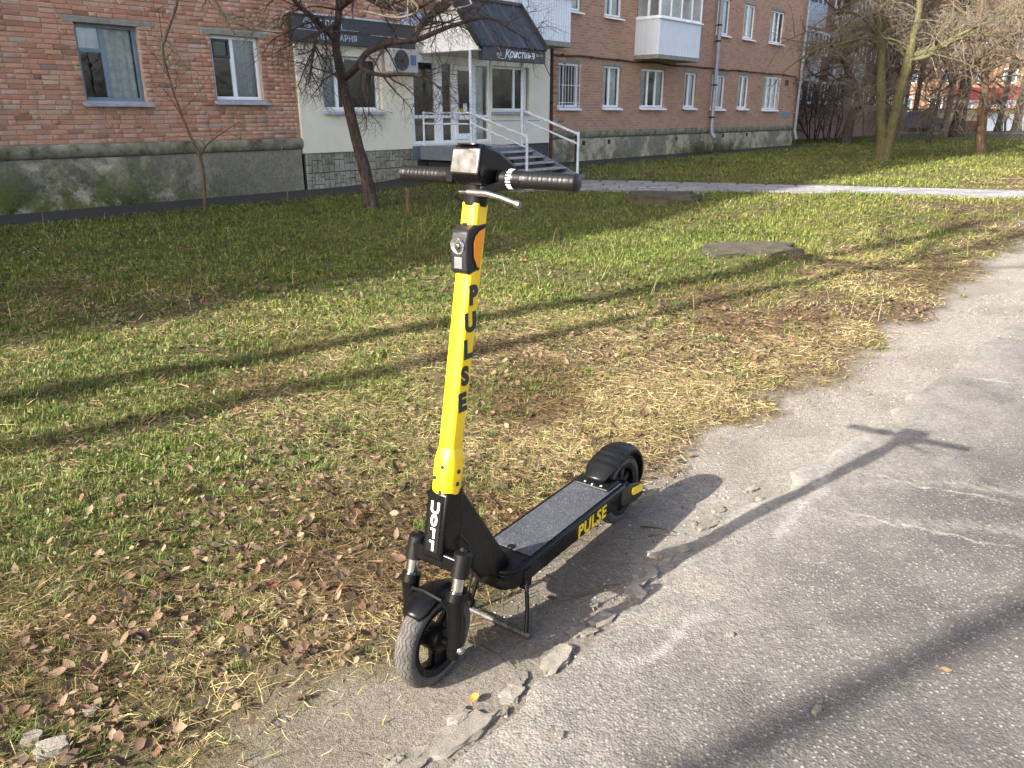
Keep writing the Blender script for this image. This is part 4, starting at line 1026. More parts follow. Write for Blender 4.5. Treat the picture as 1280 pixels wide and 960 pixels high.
# front mudguard
def guard(c, R0, a0, a1, hw, n=26, lip=.018, th=.004, rfun=None, taper=0.):
    m = MB(); P = []
    for i in range(n + 1):
        a = math.radians(a0 + (a1 - a0) * i / n); R1 = R0 + (rfun(i / n) if rfun else 0); row = []
        tap = hw * (1 - .35 * max(0, (abs(i / n - .5) - .36) / .14) ** 2) * (1 - taper * i / n)
        for x, d in ((-1, -lip), (-.98, -lip * .45), (-.80, -.004), (-.4, .0015), (0, .0025), (.4, .0015), (.80, -.004), (.98, -lip * .45), (1, -lip)):
            r = R1 + d; row.append((c[0] + x * tap, c[1] - r * math.cos(a), c[2] + r * math.sin(a)))
        P.append(row)
    m.grid(P); return m
def solid(o, t):
    s_ = o.modifiers.new("shell", 'SOLIDIFY'); s_.thickness = t; s_.offset = -1; return o
solid(sp(guard(FC, .141, 52, 170, .037), "front_mudguard", M_SK, 40), .004)
m = MB(); m.tube([(-.058, -.012, .235), (-.045, -.02, .262), (0, -.024, .270), (.045, -.02, .262), (.058, -.012, .235)], .0045, 6); sp(m, "mudguard_stay", M_SKM, 40)
m = MB(); m.tube([(.02, ax(.40) + .03, .40), (.055, .085, .36), (.05, .10, .29), (.045, .085, .23), (.05, .03, .17), (.045, .005, .135)], .0032, 6); sp(m, "brake_cable", M_SKM, 60)
# neck
m = MB(); f = lambda u, v, t: (t, u, v)
m.prism([(ax(.35) - .034, .35), (ax(.515) - .033, .515), (ax(.515) + .030, .515), (ax(.35) + .04, .35)], -.031, .031, f); sp(m, "neck", M_SK, 30, .007)
m = MB(); m.prism([(ax(.37) + .02, .37), (ax(.505) + .02, .505), (ax(.505) + .034, .500), (.292, .205), (.22, .195), (.16, .215)], -.0265, .0265, f); sp(m, "gusset", M_SK, 30, .006)
def on_front(z, e=.0): return Vector((0, ax(z) - .0338 - e, z))
fdir = Vector((0, .196, 1)).normalized()
m = MB(); c_ = on_front(.43, .001); m.ob(c_, (.036, .0016, .125), Matrix.Rotation(-math.atan(.196), 3, 'X')); sp(m, "number_label", M_SKM)
for i, ch in enumerate("U011"):
    if ch == "1": q = MB(); q.prism([(-.008, .0125), (.0065, .0125), (.0065, -.0125), (.0005, -.0125), (.0005, .0075), (-.008, .0075)], 0, .0006, lambda u, v, t_: (u, v, t_)); ld = q.mesh("lettering", M_LETS)
    else: ld = text_mesh(ch, .040, M_LETS, extrude=.0006, offset=.0010)
    t = link("lettering", ld, sc); place(t, on_front(.476 - .0305 * i, .0026), (1, 0, 0), fdir)
# stem
def section(hw, n=6, rr=.35):
    """rounded square outline"""
    pts = []; r = hw * rr
    for qx, qy, a0 in ((1, 1, 0), (-1, 1, 90), (-1, -1, 180), (1, -1, 270)):
        for i in range(n): a = math.radians(a0 + 90 * i / (n - 1)); pts.append((qx * (hw - r) + r * math.cos(a), qy * (hw - r) + r * math.sin(a)))
    return pts
def loft(secs):
    m = MB(); P = []
    for z, hw, rr, *e in secs:
        y0 = ax(z); P.append([(u, y0 + v, z + .0 - v * .196) for u, v in section(hw, 6, rr)]); P[-1].append(P[-1][0])
    m.grid(P); n = len(P[0])
    for row, fl in ((P[0], 1), (P[-1], 0)): m.add(row[:-1], [tuple(range(n - 1))[::-1 if fl else 1]])
    return m
sp(loft([(.606, .0222, .45), (.70, .0222, .42), (.90, .0224, .42), (1.10, .0226, .42), (1.168, .0226, .42)]), "stem", M_SY, 35)
sp(loft([(.500, .0305, .8), (.512, .0318, .8), (.5125, .0305, .8), (.517, .0305, .8), (.5175, .0318, .8), (.522, .0318, .8), (.5225, .0305, .8), (.53, .0308, .75), (.575, .031, .7), (.590, .0285, .6), (.606, .0245, .5), (.612, .0223, .45)]), "stem_collar", M_SY, 30)
for x, z in ((.0, .575), (.0, .545), (.0, .514)):
    m = MB(); m.lathe([(0, .003), (.0045, .003), (.006, 0)], (x + (.006 if z != .545 else -.014), ax(z) - .0308, z), (0, -1, 0), 10); sp(m, "screw", M_LETB, 40)
for x, z in ((.0312, .56), (.0312, .53)):
    m = MB(); m.lathe([(0, .002), (.0045, .002), (.006, 0)], (x, ax(z), z), (1, 0, 0), 10); sp(m, "screw", M_LETB, 40)
for i, ch in enumerate("PULSE"):
    z = .968 - .0615 * i
    t = link("lettering", text_mesh(ch, .058, M_LETB, extrude=.0005, offset=.0036), sc); place(t, (.0228 + .0002, ax(z) - .003, z), (0, 1, -.0), (0, .196, 1))
# lamp on the stem
LZ = 1.07
lamp = link("front_lamp", None, sc)
m = MB(); m.prism([(.020, .058), (-.022, .056), (-.046, .044), (-.049, .02), (-.036, -.045), (-.026, -.053), (.0, -.050), (.012, .0)], -.0235, .0235, lambda u, v, t: (t, ax(LZ) + u + .196 * v, LZ + v)); sp(m, "housing", dotpaint("lamp housing", (.012, .012, .014), .42, .3, ga=.06), 30, .005, lamp)
fx = Vector((0, -1, -.25)).normalized()
def lampface(v): return Vector((0, ax(LZ) + .196 * v - (.0495 if v > 0.02 else .0495 - (.02 - v) * .2), LZ + v))
c_ = lampface(.012); m = MB(); m.lathe([(0, -.004), (.006, -.003), (.012, .001), (.0165, .004), (.0185, .0045), (.0185, .0)], c_, fx, 26); sp(m, "reflector", M_LENS, 40, parent=lamp)
m = MB(); m.lathe([(0, .006), (.0045, .0055), (.0055, .002)], c_, fx, 14); sp(m, "bulb", M_CHROME, 40, parent=lamp)
c2 = lampface(-.026) + Vector((0, -.0005, 0)); m = MB(); m.ob(c2, (.022, .002, .026), Matrix.Rotation(.0, 3, 'X')); sp(m, "badge", simple("lamp badge", (.13, .13, .135), .5, .2, .1, 60), parent=lamp, bevel=.001)
for s in (-1, 1):
    pl_ = [(.014, .052), (-.006, .047), (-.022, .034), (-.027, .018), (-.020, -.018), (.000, -.047), (.006, -.045)]
    for nm, g, th, mt in (("reflector_rim", 1.0, .0012, M_SKM), ("side_reflector", .86, .0026, M_AMBER)):
        cx, cy = -.006, .006; m = MB(); x0 = s * .0238
        m.prism([(cx + (u - cx) * g, cy + (v - cy) * g) for u, v in pl_], min(x0, x0 + s * th), max(x0, x0 + s * th), lambda u, v, t: (t, ax(LZ) + u + .196 * v, LZ + v)); sp(m, nm, mt, parent=lamp)
m = MB(); m.ob((-.006, ax(LZ) - .012, LZ + .0575), (.012, .006, .004)); sp(m, "slot", M_LETB, parent=lamp)
# head
sp(loft([(1.162, .0235, .8), (1.168, .0250, .8), (1.20, .0265, .8), (1.212, .030, .7)]), "head_collar", M_SKM, 35)
HY = ax(1.22)
m = MB(); f = lambda u, v, t: (t, HY + u, v)
hp = [(-.030, 1.295), (-.038, 1.285), (-.051, 1.236), (-.044, 1.222), (-.024, 1.205), (.04, 1.200), (.085, 1.222), (.098, 1.238), (.090, 1.250), (.030, 1.283), (-.02, 1.296)]
m.prism(hp, -.040, .040, f); sp(m, "display_housing", M_SK, 40, .008)
m = MB(); m.prism([(-.0335, 1.2895), (-.0395, 1.2875), (-.0535, 1.2360), (-.0475, 1.2330)], -.0375, .0375, f); sp(m, "front_plate", M_SILVER, 40, .003)
m = MB(); m.prism([(-.04, 1.2955), (.02, 1.289), (.02, 1.2925), (-.04, 1.299)], -.026, .026, f); sp(m, "display", simple("display glass", (.02, .02, .022), .08, 0, .1, 10, coat=.6), 40, .002)
HZ = 1.222; hy = HY + .024
m = MB(); m.tube([(-.235, hy, HZ), (.235, hy, HZ)], .0125, 14); sp(m, "handlebar", M_SKM, 40)
def grip(s):
    G_ = link("grip", None, sc); m = MB(); P = []; n = 40; L0, L1 = .108, .243
    for i in range(n + 1):
        x = L0 + (L1 - L0) * i / n; row = []
        for j in range(36):
            a = 2 * PI * j / 36; r = .0182 + .0010 * math.sin(3.2 * PI * i / n * 5 + a * 6) * math.sin(-3.2 * PI * i / n * 5 + a * 6)
            if i < 3 or i > n - 3: r = .0190
            row.append((s * x, hy + r * math.cos(a), HZ + r * math.sin(a)))
        row.append(row[0]); P.append(row)
    m.grid(P); sp(m, "rubber", M_KNURL, 50, parent=G_)
    m = MB(); m.lathe([(0, .003), (.014, .003), (.0185, .0), (.0185, -.006)], (s * .243, hy, HZ), (s, 0, 0), 20); sp(m, "end_cap", M_GRIP, 40, parent=G_)
    m = MB(); m.lathe([(.0155, -.012), (.0195, -.012), (.0195, .008), (.0155, .010)], (s * .099, hy, HZ), (s, 0, 0), 24); sp(m, "collar", M_SKM, 40, parent=G_)
grip(-1); grip(1)
thr = link("throttle", None, sc)
m = MB(); m.lathe([(.0125, -.012), (.0205, -.012), (.0212, -.006), (.0212, .008), (.0195, .012), (.0125, .012)], (.080, hy, HZ), (1, 0, 0), 28); sp(m, "ring", M_SKM, 40, parent=thr)
for j in range(9):
    a = math.radians(95 + j * 19); d = Vector((0, math.cos(a), math.sin(a))); m = MB()
    m.beam(Vector((.073, hy, HZ)) + d * .0214, Vector((.086, hy, HZ)) + d * .0214, .0030, .0008, up=d); sp(m, "tick", M_LETS, parent=thr)
m = MB(); m.lathe([(.0125, -.010), (.0185, -.010), (.0195, .0), (.0185, .010), (.0125, .010)], (-.078, hy, HZ), (1, 0, 0), 28); m.bx((-.088, hy - .03, HZ - .01), (-.07, hy - .012, HZ + .012)); sp(m, "bell", M_SKM, 40)
# brake lever
bl = link("brake_lever", None, sc); ly = hy - .052; lz = HZ - .028
m = MB(); m.beam((.060, hy - .004, HZ - .012), (.022, ly + .006, lz + .004), .024, .020); m.lathe([(.0128, -.014), (.0195, -.014), (.0195, .014), (.0128, .014)], (.058, hy, HZ), (1, 0, 0), 22, True); sp(m, "bracket", M_SKM, 40, .003, bl)
m = MB(); m.tube([(-.030, ly, lz - .001), (-.008, ly, lz)], .0050, 10); sp(m, "adjuster", M_CHROME, 40, parent=bl)
m = MB(); m.tube([(-.006, ly, lz), (.018, ly, lz - .001), (.05, ly - .004, lz), (.085, ly - .004, lz - .006), (.122, ly - .002, lz - .016), (.128, ly - .002, lz - .0175)], [.007, .0078, .0068, .0058, .0056, .0066], 12); m.lathe([(0, -.008), (.0075, -.0065), (.0085, 0), (.0075, .0065), (0, .008)], (.129, ly - .002, lz - .0178), (1, 0, -.25), 12); sp(m, "blade", M_ALU, 50, parent=bl)
m = MB(); m.tube([(-.030, ly, lz - .001), (-.05, ly + .006, lz - .012), (-.035, ly + .03, lz - .03), (-.01, HY - .015, 1.19)], .0028, 6); sp(m, "cable", M_SKM, 60, parent=bl)
# deck
DZ = .200; DX = -.014; DW = .083
def deck_outline(g=0.):
    w_ = DW - g; pts = []
    y0, y1 = .236 + g, .905 - g
    for a in np.linspace(0, 90, 7): pts.append((w_ * .40 + (w_ * .60) * math.sin(math.radians(a)), y0 + .075 * (1 - math.cos(math.radians(a)))))
    pts.append((w_, y1 - .02)); pts.append((w_ - .012, y1))
    return [(DX + x, y) for x, y in pts] + [(DX - x, y) for x, y in reversed(pts)]
m = MB(); f = lambda u, v, t: (u, v, t)
m.prism(deck_outline(0), DZ - .016, DZ, f); dk = sp(m, "deck", M_SK, 40, .005)
m = MB(); top = deck_outline(.004); bot = [(DX + (x - DX) * .78, y + (.03 if y < .4 else 0)) for x, y in deck_outline(.006)]; n = len(top)
m.add([(x, y, DZ - .0165) for x, y in top] + [(x, y, DZ - .058) for x, y in top[:0]] + [(DX + (x - DX) * .985, y, DZ - .062) for x, y in top] + [(x, y, DZ - .082) for x, y in bot],
      [tuple(range(n)), tuple(range(3 * n - 1, 2 * n - 1, -1))] + [(b_ * n + i, b_ * n + (i + 1) % n, (b_ + 1) * n + (i + 1) % n, (b_ + 1) * n + i) for b_ in (0, 1) for i in range(n)])
sp(m, "battery_case", M_SK, 40, .004)
m = MB(); f = lambda u, v, t: (u, v, t)
mo = [(x, y) for x, y in deck_outline(.012) if y > .3]
m.prism([(DX + DW - .014, .345), (DX + DW - .014, .885), (DX - DW + .014, .885), (DX - DW + .014, .345)], DZ + .0005, DZ + .003, f); sp(m, "grip_mat", M_MAT, None, .0015, dk)
m = MB(); m.prism([(DX + DW - .016, .300), (DX + DW - .016, .338), (DX - DW + .016, .338), (DX - DW + .016, .300)], DZ + .0005, DZ + .0025, f); sp(m, "mat_strip", M_SKM, None, .001, dk)
m = MB(); m.lathe([(0, .005), (.010, .005), (.012, .001), (.012, 0)], (DX + .0, .352, DZ + .002), (0, 0, 1), 18); sp(m, "charge_cap", M_SKM, 40, parent=dk)
m = MB(); m.lathe([(0, .006), (.018, .005), (.026, 0)], (-.028, .262, DZ), (0, 0, 1), 18); m.lathe([(0, .003), (.014, .003), (.020, 0)], (.036, .292, DZ), (0, 0, 1), 18); sp(m, "hinge_boss", M_SKM, 40, parent=dk)
t = link("lettering", text_mesh("PULSE", .060, M_LETY, extrude=.0006, offset=.0016, shear=.08, space=1.12), sc); place(t, (DX + DW - .004 + .0005, .675, DZ - .040), (0, 1, 0), (0, 0, 1))
# rear mudguard with ribs, arms, reflector
def rf_(t): return .024 * (1 - t) ** 2 + .0 + (.0035 * math.sin((t - .12) * 90) if .12 < t < .33 else 0)
rg = guard((DX, .975, .135), .154, 30, 196, .054, 60, .022, taper=.38, rfun=lambda t: .035 * max(0, 1 - t * 3.2) ** 1.5 + (.0028 * math.sin((t - .10) * 105) if .10 < t < .33 else 0))
solid(sp(rg, "rear_mudguard", M_SKM, 45), .005)
m = MB(); m.bx((DX - .062, .80, DZ + .001), (DX + .062, .885, DZ + .012)); mg = sp(m, "mudguard_foot", M_SKM, None, .008)
for x, y in ((-.03, .815), (.0, .81), (.03, .815)):
    m = MB(); m.lathe([(0, .005), (.005, .004), (.007, 0)], (DX + x, y, DZ + .011), (0, 0, 1), 10); sp(m, "screw", M_ALU, 40, parent=mg)
for s in (-1, 1):
    x = DX + s * .066; m = MB()
    m.prism([(.86, .128), (.86, .188), (.93, .186), (1.015, .160), (1.035, .135), (1.02, .108), (.97, .104), (.92, .115)], min(x, x + s * .016), max(x, x + s * .016), lambda u, v, t: (t, u, v)); arm = sp(m, "rear_arm", M_SK, 30, .005)
    m = MB(); x2 = DX + s * .0825
    m.prism([(.945 + .012 * math.cos(a), .155 + .014 * math.sin(a)) if math.cos(a) < 0 else (1.0 + .012 * math.cos(a), .145 + .014 * math.sin(a)) for a in np.linspace(0, 2 * PI, 20, endpoint=False)], min(x2, x2 + s * .004), max(x2, x2 + s * .004), lambda u, v, t: (t, u, v)); sp(m, "rear_reflector", M_LETY, None, parent=arm)
    m = MB(); m.lathe([(0, .014), (.007, .013), (.010, .006), (.011, 0)], (x2, 1.022, .127), (s, 0, 0), 14); sp(m, "axle_nut", M_ALU, 40, parent=arm)
# centre stand
ks = link("kickstand", None, sc)
for s_x in (.072, -.072): m = MB(); m.ob((DX + s_x, .318, .15), (.022, .036, .06)); sp(m, "bracket", M_SK, None, .004, ks)
m = MB(); m.tube([(DX + .075, .318, .16), (.088, .285, .08), (.100, .262, .014)], .0062, 10); sp(m, "leg", M_SK, 40, parent=ks)
m = MB(); m.tube([(DX - .075, .318, .16), (-.092, .285, .08), (-.100, .264, .012)], .0062, 10); sp(m, "leg", M_SK, 40, parent=ks)
m = MB(); m.tube([(-.118, .266, .011), (.112, .262, .012)], .009, 10); sp(m, "foot_bar", dotpaint("worn stand bar", (.03, .03, .03), .5, ga=.6, grime=(.3, .28, .25)), 40, parent=ks)
# ================================================================== vegetation
CP, SP_ = math.cos(PITCH), math.sin(PITCH)
def at(px, py, Y):
    """point at distance Y in front of the camera that shows at photo pixel (px, py): used to read limb shapes off the photo"""
    u, v = px - 640, py - 480; d = Vector((u, 960 * CP - v * SP_, -(960 * SP_ + v * CP))); return Vector((0, 0, CAM_H)) + d * (Y / d.y)
def tubes(polys, sides):
    """polys: list of (pts (k,3), radii (k)); batched by k"""
    out = []; by = {}
    for p, r in polys: by.setdefault(len(p), []).append((p, r))
    off = 0; VV = []; FF = []
    for k_, L in by.items():
        P = np.array([a for a, _ in L]); Rr = np.array([b for _, b in L]); m = len(L)
        T = np.gradient(P, axis=1); T /= np.linalg.norm(T, axis=2, keepdims=True) + 1e-9
        ref = np.where(np.abs(T[:, :1, 2:3]) > .85, np.array([[[1., .2, 0]]]), np.array([[[0, 0, 1.]]]))
        A = np.cross(T, np.broadcast_to(ref, T.shape)); A /= np.linalg.norm(A, axis=2, keepdims=True) + 1e-9
        B = np.cross(T, A); ang = np.arange(sides) * 2 * PI / sides
        V = P[:, :, None] + Rr[:, :, None, None] * (A[:, :, None] * np.cos(ang)[None, None, :, None] + B[:, :, None] * np.sin(ang)[None, None, :, None])
        i = np.arange(m)[:, None, None] * k_ * sides; a = np.arange(k_ - 1)[None, :, None] * sides; j = np.arange(sides)[None, None]; j2 = (j + 1) % sides
        F = np.stack(np.broadcast_arrays(i + a + j, i + a + j2, i + a + sides + j2, i + a + sides + j), -1).reshape(-1, 4) + off
        VV.append(V.reshape(-1, 3)); FF.append(F); off += m * k_ * sides
    return np.concatenate(VV), np.concatenate(FF)
class Grow:
    def __init__(s, seed): s.r = np.random.default_rng(seed); s.lv = {1: [], 2: [], 3: [], 4: []}
    def walk(s, p, d, L, r0, r1, lvl, wob=.25, grav=0., k=6):
        P = [np.array(p, float)]; d = np.array(d, float); d /= np.linalg.norm(d)
        for i in range(k - 1):
            d = d + s.r.normal(0, wob, 3) / math.sqrt(k) * 1.4 + np.array([0, 0, grav / k]); d /= np.linalg.norm(d); P.append(P[-1] + d * L / (k - 1))
        P = np.array(P); s.lv[lvl].append((P, np.linspace(r0, r1, k))); return P
    def kids(s, P, R, n, lvl, L, r0, spread=.9, grav=0., t0=.15, wob=.3, up=0., sub=None, k=6):
        for _ in range(n):
            t = t0 + (1 - t0) * s.r.random() ** .8; f = t * (len(P) - 1); i = min(int(f), len(P) - 2); q = P[i] + (P[i + 1] - P[i]) * (f - i)
            tan = P[i + 1] - P[i]; tan = tan / (np.linalg.norm(tan) + 1e-9)
            v = s.r.normal(0, 1, 3); v -= tan * v.dot(tan); v /= np.linalg.norm(v) + 1e-9; v[2] += up
            d = tan * s.r.uniform(.2, .9) + v * spread; LL = L * s.r.uniform(.5, 1.25) * (1.15 - .5 * t)
            rr = min(r0, np.interp(f, range(len(R)), R) * .75)
            C = s.walk(q, d, LL, rr, rr * .35, lvl, wob, grav, k)
            if sub: 
                a = sub[0]; s.kids(C, np.linspace(rr, rr * .35, k), max(1, int(a['n'] * s.r.uniform(.6, 1.4))), lvl + 1, a['L'], a['r'], a.get('spread', .9), a.get('grav', grav), .1, a.get('wob', .35), a.get('up', 0), sub[1:] or None, a.get('k', 4))
def bark(name, lo, hi, moss=None, amt=.5, light=None):
    k = NT(name); p = k.pos(); mp = k.n("Mapping", Vector=p, Scale=(1, 1, .28)).outputs[0]
    n1 = k.noise(mp, 26, 6, .7); n2 = k.noise(p, 5, 5, .6)
    c = k.ramp(n1, [(.32, lo), (.66, hi)])
    if light: c = k.mix(k.ramp(k.noise(p, 11, 5, .7), [(.55, 0.), (.68, .7)]), c, light)
    if moss: c = k.mix(k.ramp(n2, [(.35, 0.), (.6, amt)]), c, moss)
    return k.fin(k.bsdf(c, .92, 0, k.bump(n1, .9, .03), .2))
M_BARKD = bark("dark bark", (.022, .016, .013), (.085, .065, .055), None, 0, (.13, .085, .07))
M_BARKM = bark("mossy bark", (.03, .026, .016), (.125, .108, .065), (.11, .11, .035), .55)
M_BARKB = bark("brown bark", (.055, .035, .022), (.17, .105, .065), (.12, .10, .05), .3)
M_BARKG = bark("grey twig bark", (.06, .05, .042), (.17, .145, .12), (.12, .11, .06), .3)
M_TWIG = bark("twig bark", (.045, .034, .028), (.12, .095, .075))
M_TWIGL = bark("pale twig bark", (.085, .07, .055), (.26, .215, .165), (.16, .15, .09), .15)
def trunk_mb(pts, rad, n=14, seed=0):
    """knobbly tapered trunk"""
    pts = [Vector(p) for p in pts]; P = []; R_ = []
    for i in range(len(pts) - 1):
        for t in np.linspace(0, 1, 8, endpoint=False):
            a, b = max(i - 1, 0), min(i + 2, len(pts) - 1); p0, p1, p2, p3 = pts[a], pts[i], pts[i + 1], pts[b]
            P.append(.5 * ((2 * p1) + (p2 - p0) * t + (2 * p0 - 5 * p1 + 4 * p2 - p3) * t * t + (-p0 + 3 * p1 - 3 * p2 + p3) * t ** 3)); R_.append(rad[i] + (rad[i + 1] - rad[i]) * t)
    P.append(pts[-1]); R_.append(rad[-1]); m = MB(); m.tube(P, R_, n)
    rr = random.Random(seed)
    V = np.array(m.v); k_ = len(P)
    for i in range(k_):
        c = np.array(P[i])
        for j in range(n):
            q = i * n + j; d = V[q] - c; g = 1 + .16 * (float(fbm(j * .9 + seed, i * .35, 1., seed, 3)) - .5) * 2 + (.75 * math.exp(-i / 2.2) * (.6 + .5 * math.sin(j * 2.1 + seed)) if seed >= 0 else 0)
            V[q] = c + d * g
    m.v = [tuple(v) for v in V]; return m, np.array(P), np.array(R_)
def tree(name, label, base, group, trunks, limbs, gp, mats, seed, cat="tree"):
    """trunks/limbs: [(points, radii)] in world space"""
    t = thing(name, label, cat, base, 0, group); G_ = Grow(seed); bo = Vector(base)
    def part(m, nm, mt):
        o = m.build(nm, mt, t, 60); o.location = -bo; return o
    for i, (p, r) in enumerate(trunks):
        m, P, R_ = trunk_mb(p, r, 14, seed + i if i == 0 else -1 - i); part(m, "trunk", mats[0])
        if gp.get('ontrunk', True): G_.kids(P[len(P) // 3:], R_[len(P) // 3:], gp['tn'], 1, gp['L1'], gp['r1'], gp.get('s1', .9), gp.get('g1', 0), .1, .3, gp.get('up1', .2), gp['sub'], 7)
    for p, r in limbs:
        m, P, R_ = trunk_mb(p, r, 9, -50); part(m, "limb", mats[0])
        G_.kids(P, R_, gp['ln'], 1, gp['L1'] * gp.get('lk', .7), gp['r1'], gp.get('s1', .9), gp.get('g1', 0), .12, .3, gp.get('upl', 0), gp['sub'], 7)
    if G_.lv[1]:
        V, F = tubes(G_.lv[1], 6); o = link("branches", big_mesh("branches", V, F, mats[0], smooth=True), t, -bo, kind="stuff")
    tw = [G_.lv[i] for i in (2, 3, 4) if G_.lv[i]]
    if tw:
        V, F = tubes([q for l in tw for q in l], 3); o = link("twigs", big_mesh("twigs", V, F, mats[1], smooth=True), t, -bo, kind="stuff")
    return t
def gz(v): return Vector((v.x, v.y, gh(v.x, v.y)))
def gpt(px, py, dz=0.):
    """ground point under a photo pixel"""
    u, v = px - 640, py - 480; d = Vector((u, 960 * CP - v * SP_, -(960 * SP_ + v * CP))); z = dz
    for _ in range(6):
        p = Vector((0, 0, CAM_H)) + d * ((CAM_H - z) / -d.z); z = gh(p.x, p.y) + dz
    return p

# --- near tree in front of the shop
b0 = gpt(463, 262, 0); Y = b0.y
A = lambda x, y, dy=0: at(x, y, Y + dy)
tr = [([b0 - Vector((-.02, 0, .1)), A(459, 225), A(447, 180), A(436, 135), A(427, 95), A(420, 55), A(424, 10), A(430, -60), A(436, -150)], [.115, .090, .082, .076, .068, .056, .048, .04, .025])]
lm = [([A(428, 100), A(445, 85, -.1), A(459, 66, -.15), A(485, 54, -.2), A(519, 50, -.3), A(545, 40, -.35), A(569, 31, -.4), A(609, 22, -.5), A(640, 38, -.5), A(668, 58, -.5), A(690, 100, -.5)], [.050, .047, .044, .040, .036, .033, .028, .020, .014, .009, .005]),
      ([A(455, 70, -.15), A(452, 85, -.3), A(478, 94, -.4), A(505, 93, -.5), A(535, 100, -.6), A(560, 118, -.7)], [.04, .034, .026, .02, .013, .006]),
      ([A(519, 50, -.3), A(530, 25, -.3), A(560, 8, -.35), A(575, -40, -.4)], [.03, .025, .02, .012]),
      ([A(420, 52), A(400, 30, -.3), A(375, 8, -.6), A(350, -20, -.8), A(320, -60, -1.1)], [.045, .038, .03, .022, .012]),
      ([A(423, 30), A(398, 42, -.4), A(391, 70, -.5), A(386, 104, -.55)], [.026, .022, .018, .012]),
      ([A(424, 10), A(450, -5, -.4), A(480, 8, -.7), A(515, 12, -1.0), A(550, -5, -1.2), A(600, -30, -1.4)], [.045, .036, .03, .024, .018, .01]),
      ([A(426, -20), A(460, -70, .5), A(520, -120, .9), A(600, -140, 1.2)], [.045, .035, .025, .012]),
      ([A(430, -60), A(380, -110, -.5), A(300, -140, -1)], [.04, .03, .012])]
GP1 = dict(tn=9, L1=.95, r1=.014, ln=13, lk=.75, g1=-.5, up1=.1, upl=.15, sub=[dict(n=8, L=.5, r=.0045, grav=-.55, wob=.4), dict(n=6, L=.24, r=.003, grav=-.25, wob=.4)])
tree("apricot_tree", "dark leaning bare tree with twisted branches in front of the cream shop wall", b0, None, tr, lm, GP1, (M_BARKD, M_TWIG), 41)

# --- pruned branches hanging into the top of the frame from a tree off to the left
b1 = Vector((-7.6, 7.3, 0)); Y = 6.9
A = lambda x, y, dy=0: at(x, y, Y + dy)
tr = [([b1 - Vector((0, 0, .1)), b1 + Vector((.15, .1, 1.5)), b1 + Vector((.5, .1, 3.2)), b1 + Vector((.9, .2, 5.2))], [.16, .13, .11, .06])]
lm = [([b1 + Vector((.5, .1, 3.1)), A(-60, -160, .2), A(120, -120, .1), A(215, -50), A(222, -5), A(207, 45), A(203, 62), A(206, 84)], [.08, .05, .034, .021, .015, .012, .010, .008]),
      ([A(215, -50), A(262, -8), A(285, 30), A(297, 48)], [.016, .012, .010, .007]), ([A(275, 15), A(310, 35), A(352, 40)], [.014, .010, .006]),
      ([A(120, -120, .1), A(300, -70, -.2), A(440, -40, -.3), A(520, 5, -.3), A(500, 22, -.3), A(455, 14, -.3)], [.03, .022, .016, .011, .009, .006]), ([A(440, -40, -.3), A(560, -35, -.4), A(590, 5, -.5)], [.02, .013, .006])]
GP = dict(tn=8, L1=1.2, r1=.02, ln=5, lk=.28, g1=-.1, sub=[dict(n=3, L=.16, r=.0045, wob=.4), dict(n=2, L=.1, r=.003)])
tree("overhanging_tree", "bare pruned tree whose sunlit branch ends hang into the top of the view", b1, None, tr, lm, GP, (M_BARKG, M_TWIGL), 43)

# --- trees outside the frame whose trunk shadows cross the lawn and the asphalt
sd2 = Vector((math.sin(SUN_AZ), math.cos(SUN_AZ), 0)); ct = 1 / math.tan(SUN_EL)
def shade_tree(name, label, base, lean, H, r, seed, crown):
    top = base + Vector((lean[0] * H, lean[1] * H, H))
    mid = [base + (top - base) * t + Vector((.06 * math.sin(t * 7 + seed), .05 * math.cos(t * 6 + seed), 0)) * (t * (1 - t) * 4) for t in (0, .2, .4, .6, .8, 1)]
    mid[0] = mid[0] - Vector((0, 0, .1))
    lm = []
    for i in range(crown):
        a = i * 2.4 + seed; p = base + (top - base) * (.74 + .25 * i / max(crown, 1)); l = 1.6 + .5 * math.sin(i * 3)
        lm.append(([p, p + Vector((math.cos(a) * l * .5, math.sin(a) * l * .5, l * .5)), p + Vector((math.cos(a) * l, math.sin(a) * l, l * 1.1))], [r * .5, r * .33, r * .12]))
    GPs = dict(tn=3 if crown else 0, L1=1.0, r1=.02, ln=4, sub=[dict(n=3, L=.5, r=.006)], up1=.4, upl=.3)
    tree(name, label, base, "street trees beside the camera", [(mid, list(np.linspace(r, r * .55, 6)))], lm, GPs, (M_BARKG, M_TWIG), seed)
# streak on the lawn through photo (280,460)-(560,405), and its thinner neighbour through (300,505)-(560,450)
for q, (px, py, back, r, seed, L) in enumerate([(280, 462, 6.6, .135, 61, "tall street tree left of the view casting the upper lawn shadow"), (300, 507, 6.2, .10, 62, "slim street tree left of the view casting the lower lawn shadow")]):
    p = gpt(px, py); b = p - sd2 * back; shade_tree("street_tree", L, Vector((b.x, b.y, 0)), (.0, .0), 8.6, r, seed, 4)
# leaning tree behind the camera: its shadow runs along the asphalt from (840,930) to (1280,720)
q1, q2 = gpt(880, 962), gpt(1280, 765); dd = (q2 - q1); dd.z = 0; dd.normalize(); kk = 1.95
lean = (dd * kk - sd2 * ct); bb = q1 - dd * kk * 3.9
shade_tree("street_tree", "leaning street tree behind the camera casting the broad asphalt shadow", Vector((bb.x, bb.y, 0)), (lean.x, lean.y), 6.2, .07, 63, 0)

